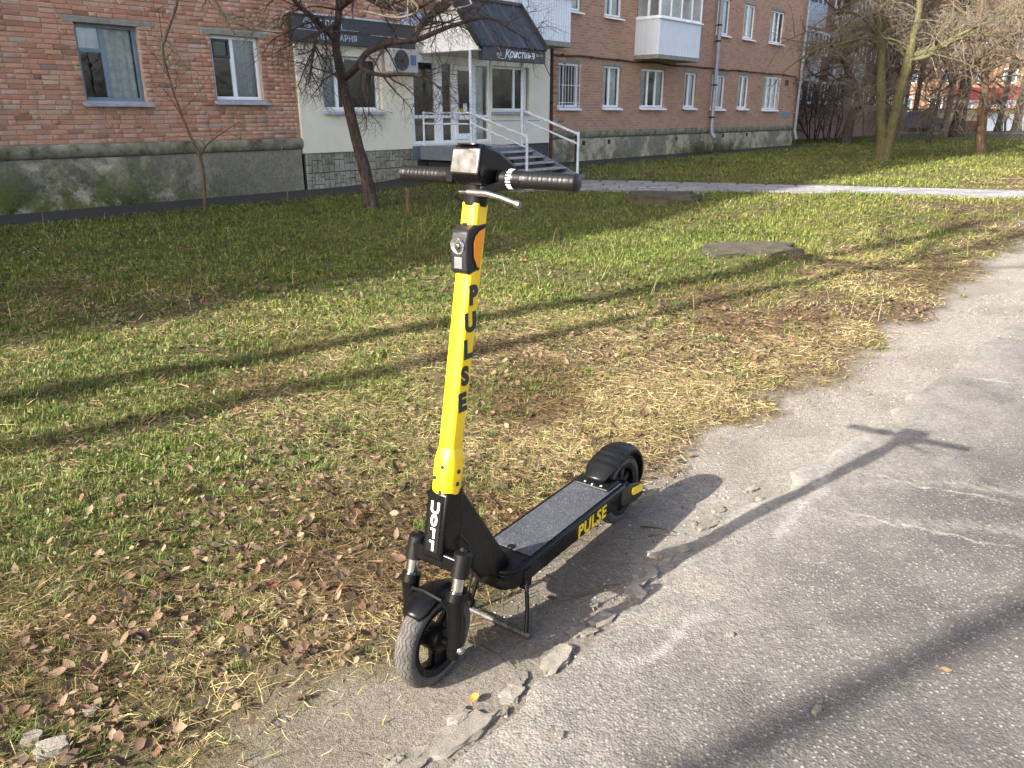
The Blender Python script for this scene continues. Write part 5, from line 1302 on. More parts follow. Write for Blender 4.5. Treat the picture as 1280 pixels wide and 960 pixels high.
# --- right-hand trees
b2 = gpt(1104, 202); Y = b2.y; A = lambda x, y, dy=0: at(x, y, Y + dy)
tr = [([b2 + Vector((-.02, 0, -.1)), A(1102, 165), A(1101, 130), A(1101, 90), A(1102, 55), A(1098, 20), A(1092, -20), A(1085, -80)], [.17, .135, .12, .11, .10, .085, .07, .04]),
      ([b2 + Vector((.06, -.02, -.1)), A(1113, 165, -.1), A(1121, 135, -.2), A(1129, 100, -.25), A(1136, 75, -.3), A(1141, 50, -.3), A(1149, 15, -.3), A(1152, -40, -.3), A(1160, -100, -.2)], [.15, .14, .13, .125, .12, .09, .075, .06, .03])]
lm = [([A(1137, 70, -.3), A(1165, 62, -.5), A(1192, 48, -.8), A(1215, 36, -1), A(1240, 26, -1.2), A(1275, 12, -1.5)], [.08, .065, .05, .035, .022, .010]),
      ([A(1138, 75, -.3), A(1160, 70, -.8), A(1200, 48, -1), A(1240, 44, -1.2), A(1262, 52, -1.3), A(1290, 80, -1.5)], [.055, .045, .034, .024, .016, .008]),
      ([A(1135, 78, -.3), A(1122, 58, 0), A(1105, 45, .3), A(1092, 35, .5), A(1080, 15, .7)], [.05, .04, .032, .024, .014]),
      ([A(1101, 60), A(1080, 48, -.4), A(1050, 55, -.8), A(1020, 62, -1.1), A(985, 85, -1.4), A(965, 108, -1.5)], [.05, .042, .034, .026, .016, .007]),
      ([A(1102, 50), A(1075, 20, -.3), A(1045, 15, -.5), A(1010, 38, -.7), A(975, 55, -.9)], [.04, .03, .022, .015, .007]),
      ([A(1101, 120), A(1088, 110, -.5), A(1072, 108, -.9)], [.018, .013, .006]),
      ([A(1100, 10), A(1070, -50, .5), A(1030, -90, .8)], [.05, .03, .012]), ([A(1150, 0, -.3), A(1190, -40, .2), A(1240, -70, .4)], [.05, .035, .012])]
GP2 = dict(tn=12, L1=1.5, r1=.026, ln=13, lk=.75, g1=-.25, up1=.15, upl=.1, sub=[dict(n=8, L=.8, r=.0085, grav=-.3, wob=.4), dict(n=5, L=.36, r=.0055, grav=-.15, wob=.4)])
tree("twin_trunk_tree", "mossy twin-trunked bare tree on the far lawn beside the brick corner", b2, "bare trees on the far lawn", tr, lm, GP2, (M_BARKM, M_TWIGL), 47)
b3 = gpt(1225, 193); Y = b3.y; A = lambda x, y, dy=0: at(x, y, Y + dy)
tr = [([b3 + Vector((0, 0, -.1)), A(1226, 165), A(1229, 135), A(1231, 108), A(1229, 85), A(1222, 55), A(1226, 20), A(1232, -30)], [.17, .145, .13, .115, .10, .08, .06, .03])]
lm = [([A(1230, 112), A(1250, 92, -.4), A(1275, 84, -.8), A(1310, 80, -1)], [.05, .035, .022, .01]), ([A(1230, 100), A(1213, 85, -.4), A(1190, 60, -.9), A(1165, 50, -1.3)], [.05, .036, .02, .008]),
      ([A(1229, 90), A(1245, 60, .3), A(1262, 30, .5), A(1275, -10, .7)], [.05, .035, .022, .01]), ([A(1231, 118), A(1210, 112, -.8), A(1185, 118, -1.3), A(1160, 130, -1.6)], [.035, .026, .017, .007]),
      ([A(1229, 140), A(1250, 138, -.8), A(1275, 130, -1.3), A(1300, 120, -1.6)], [.022, .016, .01, .005])]
GP3 = dict(tn=22, L1=2.3, r1=.03, ln=20, lk=.7, g1=-.2, up1=.1, upl=.05, sub=[dict(n=8, L=.95, r=.010, grav=-.3, wob=.4), dict(n=5, L=.45, r=.0065, grav=-.1, wob=.4)])
tree("bare_tree", "brown-trunked bare tree with tangled sunlit twigs near the right edge of the view", b3, "bare trees on the far lawn", tr, lm, GP3, (M_BARKB, M_TWIGL), 53)
# --- dark crooked tree by the brick corner, arching shrubs and thin trunks behind
b4 = gpt(1056, 181); Y = b4.y; A = lambda x, y, dy=0: at(x, y, Y + dy)
tr = [([b4 + Vector((0, 0, -.1)), A(1061, 160), A(1067, 138), A(1074, 126), A(1066, 100), A(1055, 75), A(1052, 40), A(1048, 0)], [.22, .19, .17, .15, .12, .10, .08, .04])]
lm = [([A(1068, 136), A(1080, 130, -.5), A(1098, 128, -.8), A(1115, 118, -1)], [.09, .07, .05, .02]), ([A(1064, 98), A(1045, 60, -.6), A(1020, 57, -1.2), A(995, 72, -1.8), A(970, 100, -2.2)], [.09, .08, .065, .045, .015]),
      ([A(1060, 95), A(1035, 100, -.6), A(1013, 90, -1), A(1008, 75, -1.2), A(1018, 62, -1.4)], [.06, .05, .04, .03, .015]), ([A(1055, 70), A(1066, 45, .4), A(1078, 25, .7)], [.05, .04, .015])]
GP4 = dict(tn=16, L1=2.4, r1=.04, ln=12, lk=.7, g1=-.2, up1=.1, sub=[dict(n=8, L=1.1, r=.013, grav=-.2, wob=.4), dict(n=5, L=.5, r=.008, wob=.4)])
tree("crooked_tree", "dark crooked bare tree leaning beside the far corner of the brick building", b4, "bare trees on the far lawn", tr, lm, GP4, (M_BARKD, M_TWIG), 57)
def auto_tree(name, label, px, py, top, r, seed, group, mats, gp, lean=0., nl=7, cat="tree"):
    b = gpt(px, py); H = top; b_ = Vector((b.x, b.y, gh(b.x, b.y))); rr = random.Random(seed)
    pts = [b_ + Vector((lean * H * t + rr.uniform(-.12, .12) * t * 2, rr.uniform(-.2, .2) * t, H * t - (.1 if t == 0 else 0))) for t in (0, .2, .4, .6, .8, 1)]
    lm = []
    for i in range(nl):
        f = .3 + .65 * i / max(1, nl - 1); k_ = f * 5; j = min(int(k_), 4); p = pts[j] + (pts[j + 1] - pts[j]) * (k_ - j); a = i * 2.4 + seed; l = H * .32 * (1.2 - f * .6)
        lm.append(([p, p + Vector((math.cos(a) * l * .5, math.sin(a) * l * .5, l * .35)), p + Vector((math.cos(a) * l, math.sin(a) * l, l * .85))], [r * .45, r * .28, r * .08]))
    return tree(name, label, b_, group, [(pts, [r, r * .85, r * .7, r * .55, r * .4, r * .15])], lm, gp, mats, seed, cat)
GB = dict(tn=14, L1=2.2, r1=.035, ln=12, lk=.8, up1=.2, upl=.1, sub=[dict(n=9, L=1.2, r=.014, wob=.4), dict(n=4, L=.6, r=.009, wob=.4)])
BGT = "bare trees along the road behind the lawn"
for i, (px, py, H, r, ln_, lab) in enumerate([
    (1095, 180, 5.5, .10, .02, "thin dark trunk standing just behind the mossy twin-trunked tree"), (1121, 176, 6.5, .12, -.02, "slim bare tree between the twin trunks and the parked car"),
    (1160, 180, 5.0, .08, .04, "short dark sapling tree right of the grey-blue car"), (1178, 172, 8.0, .17, .03, "bare tree leaning right behind the short dark sapling"),
    (1195, 172, 11.0, .33, .01, "thickest dark trunk left of the brown-trunked tree"), (1270, 166, 10.0, .26, -.03, "tall bare tree near the white panels at the right edge"),
    (1140, 166, 10.5, .2, .0, "tall bare tree rising above the parked car"), (1072, 168, 9.5, .2, .02, "tall bare tree behind the dark crooked tree"),
    (1245, 166, 9.0, .18, .05, "bare roadside tree behind the brown-trunked tree")]):
    auto_tree("roadside_tree", lab, px, py, H, r, 70 + i, BGT, (M_BARKD if i % 2 == 0 else M_BARKG, M_TWIG if i % 3 else M_TWIGL), GB, ln_)
# bushy shrubs
def shrub(name, label, px, py, Hh, n, seed, group, mats, spread=.5, rs=.02, gp2=(9, .5), cat="shrub"):
    b = gpt(px, py); base = Vector((b.x, b.y, gh(b.x, b.y))); G_ = Grow(seed); rr = np.random.default_rng(seed)
    t = thing(name, label, cat, base, 0, group)
    for i in range(n):
        a = rr.random() * 6.28; d = np.array([math.cos(a) * spread, math.sin(a) * spread, 1.]); st_ = np.array(base) + np.array([math.cos(a), math.sin(a), 0]) * .06 * Hh - np.array([0, 0, .05])
        L = Hh * rr.uniform(.7, 1.15); P = G_.walk(st_, d, L, rs, rs * .35, 1, .25, -.05, 8)
        G_.kids(P, np.linspace(rs, rs * .35, 8), gp2[0], 2, Hh * gp2[1] * .7, rs * .5, .8, 0, .2, .35, .15, [dict(n=6, L=Hh * .2, r=rs * .32, wob=.4)], 6)
    V, F = tubes(G_.lv[1], 6); link("stems", big_mesh("stems", V, F, mats[0], smooth=True), t, -base, kind="stuff")
    V, F = tubes(G_.lv[2] + G_.lv[3], 3); link("twigs", big_mesh("twigs", V, F, mats[1]), t, -base, kind="stuff"); return t
SH = "bare shrubs behind the far lawn"
for i, (px, py, Hh, n, lab) in enumerate([(1018, 178, 3.4, 7, "dark arching shrub closest to the brick corner"), (1036, 179, 3.8, 7, "dense dark shrub just left of the crooked tree"), (1078, 170, 3.2, 8, "twiggy shrub between the crooked tree and the twin trunks"),
    (1150, 170, 3.4, 8, "tangled brown shrub behind the short dark sapling"), (1208, 168, 3.6, 8, "tangled brown shrub left of the brown-trunked tree"), (1255, 170, 3.0, 7, "low twiggy shrub right of the brown-trunked tree")]):
    shrub("bare_shrub", lab, px, py, Hh, n, 90 + i, SH, (M_BARKD if i < 2 else M_BARKG, M_TWIG if i < 3 else M_TWIGL), .45, .03, (16, .55))
# saplings on the near lawn
b5 = gpt(256, 267); Y = b5.y; A = lambda x, y, dy=0: at(x, y, Y + dy)
tr = [([b5 - Vector((0, 0, .05)), A(255, 225), A(250, 196), A(237, 168), A(222, 130), A(211, 95), A(204, 60), A(198, 10)], [.026, .022, .02, .016, .013, .010, .007, .004])]
lm = [([A(250, 196), A(258, 182, -.1), A(275, 168, -.2), A(300, 152, -.3)], [.013, .011, .008, .004]), ([A(229, 148), A(205, 112, -.2), A(190, 105, -.3)], [.007, .005, .002]), ([A(213, 100), A(195, 72, -.1), A(176, 50, -.2)], [.006, .004, .002]), ([A(226, 140), A(245, 120, .2), A(262, 95, .2)], [.006, .004, .002])]
GPS = dict(tn=9, L1=.5, r1=.005, ln=6, lk=.6, sub=[dict(n=3, L=.22, r=.003, wob=.3)], up1=.2, upl=.2)
tree("sapling", "slender bare sapling with a forked stem against the mossy base of the left brick wall", b5, None, tr, lm, GPS, (M_BARKB, M_TWIG), 59, "sapling")
b6 = gpt(360, 254); Y = b6.y
tr = [([b6 - Vector((0, 0, .05)), A(358, 225), A(353, 195), A(352, 170)], [.012, .010, .008, .004])]
tree("sapling", "very thin pale sapling shoot near the left edge of the tiled plinth", b6, None, tr, [], dict(tn=3, L1=.2, r1=.003, ln=2, sub=[dict(n=2, L=.1, r=.002)]), (M_TWIGL, M_TWIG), 60, "sapling")
# dry plants by the drainpipe foot
for i, (s, o_) in enumerate(((22.9, .35), (24.3, .3), (21.9, .3))):
    p = w2(s, o_); t = None
    G_ = Grow(130 + i); base = Vector((p.x, p.y, gh(p.x, p.y)))
    t = thing("dry_bush", ("dry tangled bush at the foot of the grey drainpipe", "dry tangled bush just right of the grey drainpipe", "low dry bush just left of the grey drainpipe")[i], "bush", base, 0, "dry bushes along the building base")
    for j in range(60):
        a = G_.r.random() * 6.28; P = G_.walk(np.array(base) + np.array([math.cos(a), math.sin(a), 0]) * .35 * G_.r.random() - np.array([0, 0, .03]), [math.cos(a) * .6, math.sin(a) * .6, 1], G_.r.uniform(.25, .7), .006, .003, 2, .4, -.3, 6); G_.kids(P, np.linspace(.006, .003, 6), 4, 3, .2, .004)
    V, F = tubes(G_.lv[2] + G_.lv[3], 3); link("stems", big_mesh("stems", V, F, M_BARKM), t, -base, kind="stuff")
# wooden stake and small trodden clump beside it
b = gpt(511, 270); m = MB(); m.tube([(0, 0, -.05), (.005, 0, .2), (0, 0, .37)], [.035, .036, .033], 8); m.lathe([(0, .004), (.03, .0)], (0, 0, .37), (0, 0, 1), 8)
o = m.build("wooden_stake", M_BARKB, None, 40, label="short brown wooden stake standing in the shaded grass behind the left handlebar grip", category="stake"); o.location = (b.x, b.y, gh(b.x, b.y))
# ================================================================== background beyond the lawn
def box_bld(name, label, loc, rz, w_, d_, h_, mat, win_rows, grp=None, ww=1.1, wh=1.2, step=2.6, z0=1.3, zs=2.3, roofm=None):
    t = thing(name, label, "building", loc, rz, grp); m = MB(); m.bx((-w_ / 2, 0, -.3), (w_ / 2, d_, h_)); m.build("wall", mat, t)
    m = MB(); m.bx((-w_ / 2 - .4, -.4, h_ + .002), (w_ / 2 + .4, d_ + .4, h_ + .4)); m.build("roof", roofm or M_LINTEL, t)
    fm = MB(); fm.bx((-ww / 2, -.04, 0), (-ww / 2 + .09, .03, wh)); fm.bx((ww / 2 - .09, -.04, 0), (ww / 2, .03, wh)); fm.bx((-ww / 2 + .09, -.04, 0), (ww / 2 - .09, .03, .09)); fm.bx((-ww / 2 + .09, -.04, wh - .09), (ww / 2 - .09, .03, wh)); fm.bx((-.045, -.045, .09), (.045, .025, wh - .09))
    fme = fm.mesh("window", M_WHITE); pm = MB(); pm.quad((-ww / 2 + .05, -.012, .05), (ww / 2 - .05, -.012, .05), (ww / 2 - .05, -.012, wh - .05), (-ww / 2 + .05, -.012, wh - .05)); pme = pm.mesh("pane", M_DGLASS, fix=False)
    for r_ in range(win_rows):
        x = -w_ / 2 + step * .7
        while x < w_ / 2 - 1:
            o = link("window", fme, t, (x, 0, z0 + zs * r_)); link("pane", pme, o); x += step * rnd.choice((.75, 1, 1, 1.2))
    return t
M_DGLASS = simple("far window glass", (.10, .12, .14), .08, 0, .5, .6)
def mat_farbrick(name, a, b, mo):
    k = NT(name); ob = k.obj(); sx = k.n("SeparateXYZ", Vector=ob); vec = k.n("CombineXYZ", X=k.math('ADD', sx.outputs[0], sx.outputs[1]), Y=sx.outputs[2])
    br = k.n("TexBrick", Vector=vec, Color1=a, Color2=b, Mortar=mo, Scale=1., Mortar_Size=.006, Brick_Width=.215, Row_Height=.064)
    c = k.mix(k.ramp(k.noise(ob, .7, 5, .6), [(.4, 0.), (.7, .5)]), br.outputs[0], mo); return k.fin(k.bsdf(c, .93, 0, None, .2))
M_FB1 = mat_farbrick("far warm brick", (.27, .15, .095), (.22, .115, .07), (.30, .22, .155)); M_FB2 = mat_farbrick("far dull brick", (.26, .13, .09), (.20, .10, .07), (.26, .21, .17))
# wing set back behind the corner of the main building
wl = w2(44.5, -2.6, .1)
wing = box_bld("neighbour_block", "shaded brick block with white windows set back behind the corner of the main building", wl, B_ROT, 22, 10, 13.5, M_FB2, 5, None, .95, 1.0, 2.2, 1.7, 2.15)
for fl in range(4):
    for x in (-8.6, -2.5):
        m = MB(); z = 2.6 + 2.15 * fl; m.bx((x - 1.1, -1.0, z), (x + 1.1, -.002, z + .95)); o = m.build("balcony", M_RAIL if fl % 2 else M_SIDING, wing)
        m = MB()
        for xx in np.linspace(x - 1.08, x + 1.02, 5): m.bx((xx, -1.0, z + .955), (xx + .06, -.94, z + 1.95))
        m.bx((x - 1.12, -1.02, z + 1.951), (x + 1.12, -.002, z + 2.03)); m.build("balcony_frame", M_WHITE, o)
        MB().quad((x - 1.05, -.96, z + .96), (x + 1.05, -.96, z + .96), (x + 1.05, -.96, z + 1.94), (x - 1.05, -.96, z + 1.94)).build("pane", M_DGLASS, o, fix=False)
# sunlit blocks across the road
box_bld("far_block", "long sunlit orange brick block across the road behind the bare trees", Vector((52, 84, 0)), -.12, 62, 12, 17, M_FB1, 6, "far blocks across the road", 1.3, 1.4, 3.0, 1.6, 2.7)
box_bld("far_block", "greyer apartment block seen between the brick corner and the tall trees", Vector((21, 96, 0)), .10, 26, 12, 15, mat_farbrick("far grey brick", (.30, .22, .18), (.25, .18, .15), (.33, .29, .25)), 5, "far blocks across the road", 1.3, 1.4, 3.0, 1.6, 2.7)
# cross road with kerb, low wall, market row
M_ASPH2 = mat_concrete("far road asphalt", (.09, .085, .08), (.15, .14, .13), None, 1.5)
m = MB(); m.bx((12, 50.5, .0), (120, 58.5, .146)); m.build("cross_road", M_ASPH2, None, kind="structure")
M_KERB = mat_concrete("kerb stone", (.12, .115, .105), (.22, .21, .19), None, 3)
kt = link("kerb", None, kind="structure"); mk = MB().bx((-.98, -.09, 0), (.98, .09, .26)).mesh("kerb_stone", M_KERB)
for i in range(34): link("kerb_stone", mk, kt, (15 + i * 2.0, 50.3 + rnd.uniform(-.02, .02), .02))
M_CREAMW = simple("cream wall paint", (.56, .46, .28), .85, 0, .12, 1.2); M_BROWNW = simple("brown wall paint", (.17, .085, .05), .85, 0, .2, 1.2)
fw = thing("boundary_wall", "long low wall painted cream above and brown below across the road", "wall", (45, 60, 0))
m = MB(); m.bx((-25, 0, -.2), (25, .3, .86)); m.build("lower_band", M_BROWNW, fw); m = MB(); m.bx((-25, .01, .862), (25, .29, 1.62)); m.build("upper_band", M_CREAMW, fw); m = MB(); m.bx((-25.1, -.06, 1.622), (25.1, .36, 1.72)); m.build("coping", M_KERB, fw)
M_RED = simple("red awning cloth", (.52, .045, .03), .7, 0, .15, 3)
for i, (px, lab) in enumerate(((1214, "red awning market stall left of the brown-trunked tree"), (1262, "red awning market stall at the right edge behind the low wall"))):
    p = at(px, 120, 64.); t = thing("market_stall", lab, "stall", (p.x, 64., 0), 0, "red market stalls behind the low wall")
    m = MB(); m.prism([(-.9, 2.35), (-.9, 2.45), (.5, 3.3), (.5, 3.2)], -1.9, 1.9, lambda u, v, s: (s, u, v)); m.build("awning", M_RED, t)
    m = MB(); m.bx((-1.9, -.93, 2.0), (1.9, -.89, 2.34)); m.build("valance", M_LETW, t)
    for x in (-1.8, 1.8):
        m = MB(); m.tube([(x, -.8, 0), (x, -.8, 2.38)], .05, 6); m.tube([(x, .45, 0), (x, .45, 3.2)], .05, 6); m.build("pole", M_RAIL, t)
    m = MB(); m.bx((-1.7, -.7, 0), (1.7, .3, 1.0)); m.build("counter", M_BROWNW, t)
# white panels leaning on the road edge
for i, px in enumerate((1183, 1264)):
    p = at((1250, 1275)[i], 160, 58.9); t = thing("white_panel", ("left of two white panels leaning on the low wall", "right of two white panels leaning on the low wall")[i], "panel", (p.x, 59.6, .1), .0, "white panels by the low wall")
    m = MB(); m.ob((0, 0, .6), (1.25, .05, 1.25), Matrix.Rotation(-.28, 3, 'X')); m.build("sheet", M_WHITE, t)
    m = MB(); m.ob((-.5, .1, .55), (.06, .06, 1.1)); m.ob((.5, .1, .55), (.06, .06, 1.1)); m.build("batten", M_BARKB, t)
# picket fence by the shrubs at the corner
pf = thing("picket_fence", "low pale picket fence behind the shrubs next to the brick corner", "fence", (0, 0, 0))
pA, pB = gpt(1002, 168), gpt(1085, 168); pA.z = pB.z = 0; pf.location = (pA.x, pA.y, .1); dv = (pB - pA); Lf = dv.length; pf.rotation_euler = (0, 0, math.atan2(dv.y, dv.x)); n = int(Lf / .32)
mp_ = MB(); mp_.prism([(-.05, 0), (.05, 0), (.05, .85), (0, .95), (-.05, .85)], -.012, .012, lambda u, v, s: (u, s, v)); mpk = mp_.mesh("picket", M_RAIL)
for i in range(n): link("picket", mpk, pf, (i * Lf / n, 0, 0)).rotation_euler = (0, rnd.uniform(-.03, .03), 0)
for z in (.25, .7): m = MB(); m.bx((-.1, .014, z), (Lf, .05, z + .06)); m.build("rail", M_RAIL, pf)
# parked car behind the lawn
def car(name, label, loc, rz, col, grp=None):
    t = thing(name, label, "car", loc, rz, grp); M_ = simple("car paint", col, .3, .3, .06, 2, coat=.6)
    prof = [(-2.0, .32), (-2.05, .62), (-1.95, .86), (-1.25, .92), (-.75, 1.36), (.55, 1.42), (1.25, .96), (1.95, .84), (2.05, .58), (2.0, .32)]
    m = MB(); m.prism(prof, -.80, .80, lambda u, v, s: (u, s, v)); m.build("body", M_, t, 30, .05)
    for s in (-1, 1):
        m = MB(); m.prism([(-1.12, .94), (-.70, 1.31), (-.1, 1.35), (-.1, .94)], min(s * .8, s * .812), max(s * .8, s * .812), lambda u, v, q: (u, q, v)); m.prism([(-.02, .94), (-.02, 1.35), (.5, 1.36), (1.08, .96)], min(s * .8, s * .812), max(s * .8, s * .812), lambda u, v, q: (u, q, v)); m.build("side_window", M_DGLASS, t)
        for x in (-1.25, 1.25):
            m = MB(); m.lathe([(0, -.09), (.20, -.09), (.31, -.09), (.32, -.05), (.32, .05), (.31, .09), (.2, .09), (0, .09)], (x, s * .74, .32), (0, 1, 0), 18); w_ = m.build("wheel", M_TYRE, t, 40); m = MB(); m.lathe([(0, s * .002), (.18, s * .002), (.2, 0)], (x, s * .832, .32), (0, 1, 0), 14); m.build("rim", M_KERB, w_)
        m = MB(); m.bx((1.98, s * .55 - .17, .62), (2.06, s * .55 + .17, .76)); m.build("headlight", M_CHROME, t); m = MB(); m.bx((-2.06, s * .6 - .14, .62), (-1.98, s * .6 + .14, .82)); m.build("tail_light", M_RED, t)
    m = MB(); m.quad((-1.27, -.68, .955), (-1.27, .68, .955), (-.80, .62, 1.335), (-.80, -.62, 1.335)); m.quad((1.27, .68, .985), (1.27, -.68, .985), (.62, -.62, 1.405), (.62, .62, 1.405)); m.build("windscreen", M_DGLASS, t)
p = at(1146, 152, 52.5); car("parked_car", "grey-blue parked car half hidden by twigs on the cross road", (p.x, 53.0, .146), .05, (.07, .085, .115))

# ================================================================== concrete pieces, stones, twigs, leaves
def slab_mesh(name, L, W, Hh, seed, mat, rough=.012, sub_=5, flat=True):
    """broken concrete lump with an irregular outline and chipped top"""
    r = random.Random(seed); bm = bmesh.new(); n = 14; ring = []
    for i in range(n):
        a = 2 * PI * i / n; q_ = sub_ if sub_ > 5 else 3; e = (abs(math.cos(a)) ** q_ + abs(math.sin(a)) ** q_) ** (-1. / q_); k_ = e * r.uniform(.70, 1.06)
        ring.append((math.cos(a) * L / 2 * k_, math.sin(a) * W / 2 * k_))
    levels = [(1.05, -.03), (1.0, Hh * .5), (.965, Hh * .97), (.90, Hh), (.5, Hh), (.2, Hh)]; V = []
    for s, z in levels: V.append([bm.verts.new((x * s + r.uniform(-1, 1) * rough * .6, y * s + r.uniform(-1, 1) * rough * .6, z + r.uniform(-1, 1) * rough * (.12 if z > 0 else 0))) for x, y in ring])
    for a, b in zip(V, V[1:]):
        for i in range(n): bm.faces.new((a[i], a[(i + 1) % n], b[(i + 1) % n], b[i]))
    bm.faces.new(V[-1]); bmesh.ops.subdivide_edges(bm, edges=bm.edges, cuts=1, use_grid_fill=True)
    for v in bm.verts:
        k_ = float(fbm(v.co.x * 1. + seed, v.co.y + v.co.z, 40, seed, 3)) - .5; v.co += Vector((0, 0, 1)) * k_ * rough * .5 + Vector((v.co.x, v.co.y, 0)) * k_ * .25
    bmesh.ops.recalc_face_normals(bm, faces=bm.faces)
    me = bpy.data.meshes.new(name); bm.to_mesh(me); bm.free(); me.materials.append(mat); me.polygons.foreach_set('use_smooth', [True] * len(me.polygons)); me.set_sharp_from_angle(angle=math.radians(24)); return me
M_MOSSC = mat_concrete('mossy concrete', (.026, .022, .016), (.095, .08, .056), (.035, .036, .016), 7., .9)
M_CHIP = mat_concrete("broken kerb concrete", (.12, .107, .085), (.28, .255, .215), None, 16, .9)
KG = "broken kerb pieces along the asphalt edge"
kdir = math.atan2(1, 1)
for i, (px, py, L, W, Hh, rz, lab) in enumerate([
    (575, 920, .24, .078, .016, .80, "longest broken kerb piece, lying below the front wheel"), (640, 868, .085, .05, .014, .9, "small jagged kerb lump to the right of the orange leaf"),
    (694, 827, .14, .06, .017, 1.05, "pale kerb chunk beside the tip of the scooter's shadow and the foot bar"), (724, 790, .07, .042, .012, .6, "small kerb lump just below the dry reddish twig"),
    (752, 776, .085, .05, .016, .75, "rounded kerb lump under the dry reddish twig"), (806, 722, .14, .055, .016, .85, "kerb chunk half crossed by the steering post shadow"),
    (842, 690, .17, .05, .012, .80, "flat kerb slice in the steering post shadow"), (886, 655, .13, .055, .014, .75, "farthest kerb chunk, beside the steering post shadow near the rear wheel"),
    (520, 952, .13, .06, .012, .8, "kerb slice cut by the bottom edge of the photo")]):
    p = gpt(px, py); o = link("kerb_fragment", slab_mesh("kerb_fragment", L, W, Hh, 200 + i, M_CHIP, .011), None, (p.x, p.y, max(float(lawn_z(np.array([p.x]), np.array([p.y]))[0]), gh(p.x, p.y)) - .38 * Hh), label=lab, category="kerb piece", group=KG); o.rotation_euler = (rnd.uniform(-.08, .08), rnd.uniform(-.06, .06), rz)
rk = random.Random(31)
for i in range(16):
    u = .80 + 1.75 * i / 15 + rk.uniform(-.05, .05); v = float(np.interp(u, KU, KV)) + rk.uniform(-.045, .03); x_, y_ = (u + v) / R2, (u - v) / R2; L = rk.uniform(.03, .075)
    o = link("kerb_fragment", slab_mesh("kerb_fragment", L, L * rk.uniform(.45, .8), .016, 300 + i, M_CHIP, .011), None, (x_, y_, max(float(lawn_z(np.array([x_]), np.array([y_]))[0]), gh(x_, y_)) - .006), label="small half-buried chip of broken concrete bedded along the asphalt edge", category="kerb piece", group="small concrete chips along the asphalt edge"); o.rotation_euler = (rk.uniform(-.1, .1), rk.uniform(-.1, .1), rk.uniform(.3, 1.3))
for i, (px, py, L, W, Hh, rz, lab) in enumerate([(68, 945, .075, .05, .022, .3, "pale flat stone at the bottom left corner in the grass"), (42, 932, .045, .035, .02, .1, "small grey stone just left of the pale flat stone"),
    (118, 895, .045, .03, .015, .6, "pale chip of stone above the pale flat stone"), (912, 798, .02, .016, .01, 0, "small round pebble on the asphalt right of the foot bar"), (700, 925, .02, .017, .009, 0, "brownish pebble on the asphalt at the bottom of the photo"),
    (1020, 893, .04, .02, .010, .9, "pale elongated stone chip in the broad asphalt shadow")]):
    p = gpt(px, py); zz = max(float(lawn_z(np.array([p.x]), np.array([p.y]))[0]), gh(p.x, p.y) + (.01 if kerb_sd(p.x, p.y) > .1 else 0)); o = link("stone", slab_mesh("stone", L, W, Hh, 230 + i, M_CHIP, .004), None, (p.x, p.y, zz - .002), label=lab, category="stone", group="loose stones on the ground"); o.rotation_euler = (0, 0, rz)
# concrete slab by the path and old manhole on the lawn
p = gpt(829, 256); o = link("concrete_slab", slab_mesh("concrete_slab", 1.15, .62, .11, 240, M_MOSSC, .012, 7), None, (p.x, p.y + .15, gh(p.x, p.y) + .045), label="weathered concrete slab lying in the grass next to the paved path", category="slab"); o.rotation_euler = (.05, .0, -.2)
mh = thing("manhole", "sunken old concrete manhole with cracked cover on a grassy mound", "manhole", (2.25, 7.45, .0)); 
for i, (dx, dy, L_, W_, H_, rz_) in enumerate(((.04, .03, 1.12, .60, .13, -.06),)):
    o = link("cover", slab_mesh("cover", L_, W_, H_, 260 + i, M_MOSSC, .016, 5), mh, (dx, dy, .005)); o.rotation_euler = (.04, -.05 + .09 * i, rz_)
m = MB(); P_ = []
for i in range(41):
    a_ = 2 * PI * i / 40; k1 = 1 + .16 * (float(fbm(math.cos(a_) * 2 + 5, math.sin(a_) * 2 + 5, 1.2, 9, 3)) - .5) * 2
    P_.append([(math.cos(a_) * r_ * k1 * 1.12, math.sin(a_) * r_ * k1 * .82, z_) for r_, z_ in ((.74, -.14), (.68, -.03), (.60, .022), (.50, .03), (.30, .02))])
P_[-1] = P_[0]; m.grid(P_); m.build("ring", M_MOSSC, mh, 50)
mh.rotation_euler = (.03, .03, .15)
# twigs on the ground
for i, (a, b, r, lab) in enumerate([((702, 752), (776, 732), .0035, "dry reddish stalk lying on the dirt between the scooter stand and kerb lumps"), ((800, 660), (846, 668), .003, "thin dark twig lying behind the scooter deck"), ((810, 672), (843, 671), .0025, "short dark twig under the thin one behind the scooter deck"), ((604, 812), (640, 840), .002, "wiry twig right beside the front tyre")]):
    p, q = gpt(*a), gpt(*b); za = float(lawn_z(np.array([p.x]), np.array([p.y]))[0]) + .006; m = MB(); d = q - p
    m.tube([(0, 0, 0), (d.x * .4 + .004, d.y * .4, .006), (d.x * .75, d.y * .75 + .004, .004), (d.x, d.y, .001)], [r, r, r * .8, r * .5], 6)
    o = m.build("twig", M_BARKB if i != 1 else M_BARKD, None, 60, label=lab, category="twig", group="twigs on the verge"); o.location = (p.x, p.y, za)

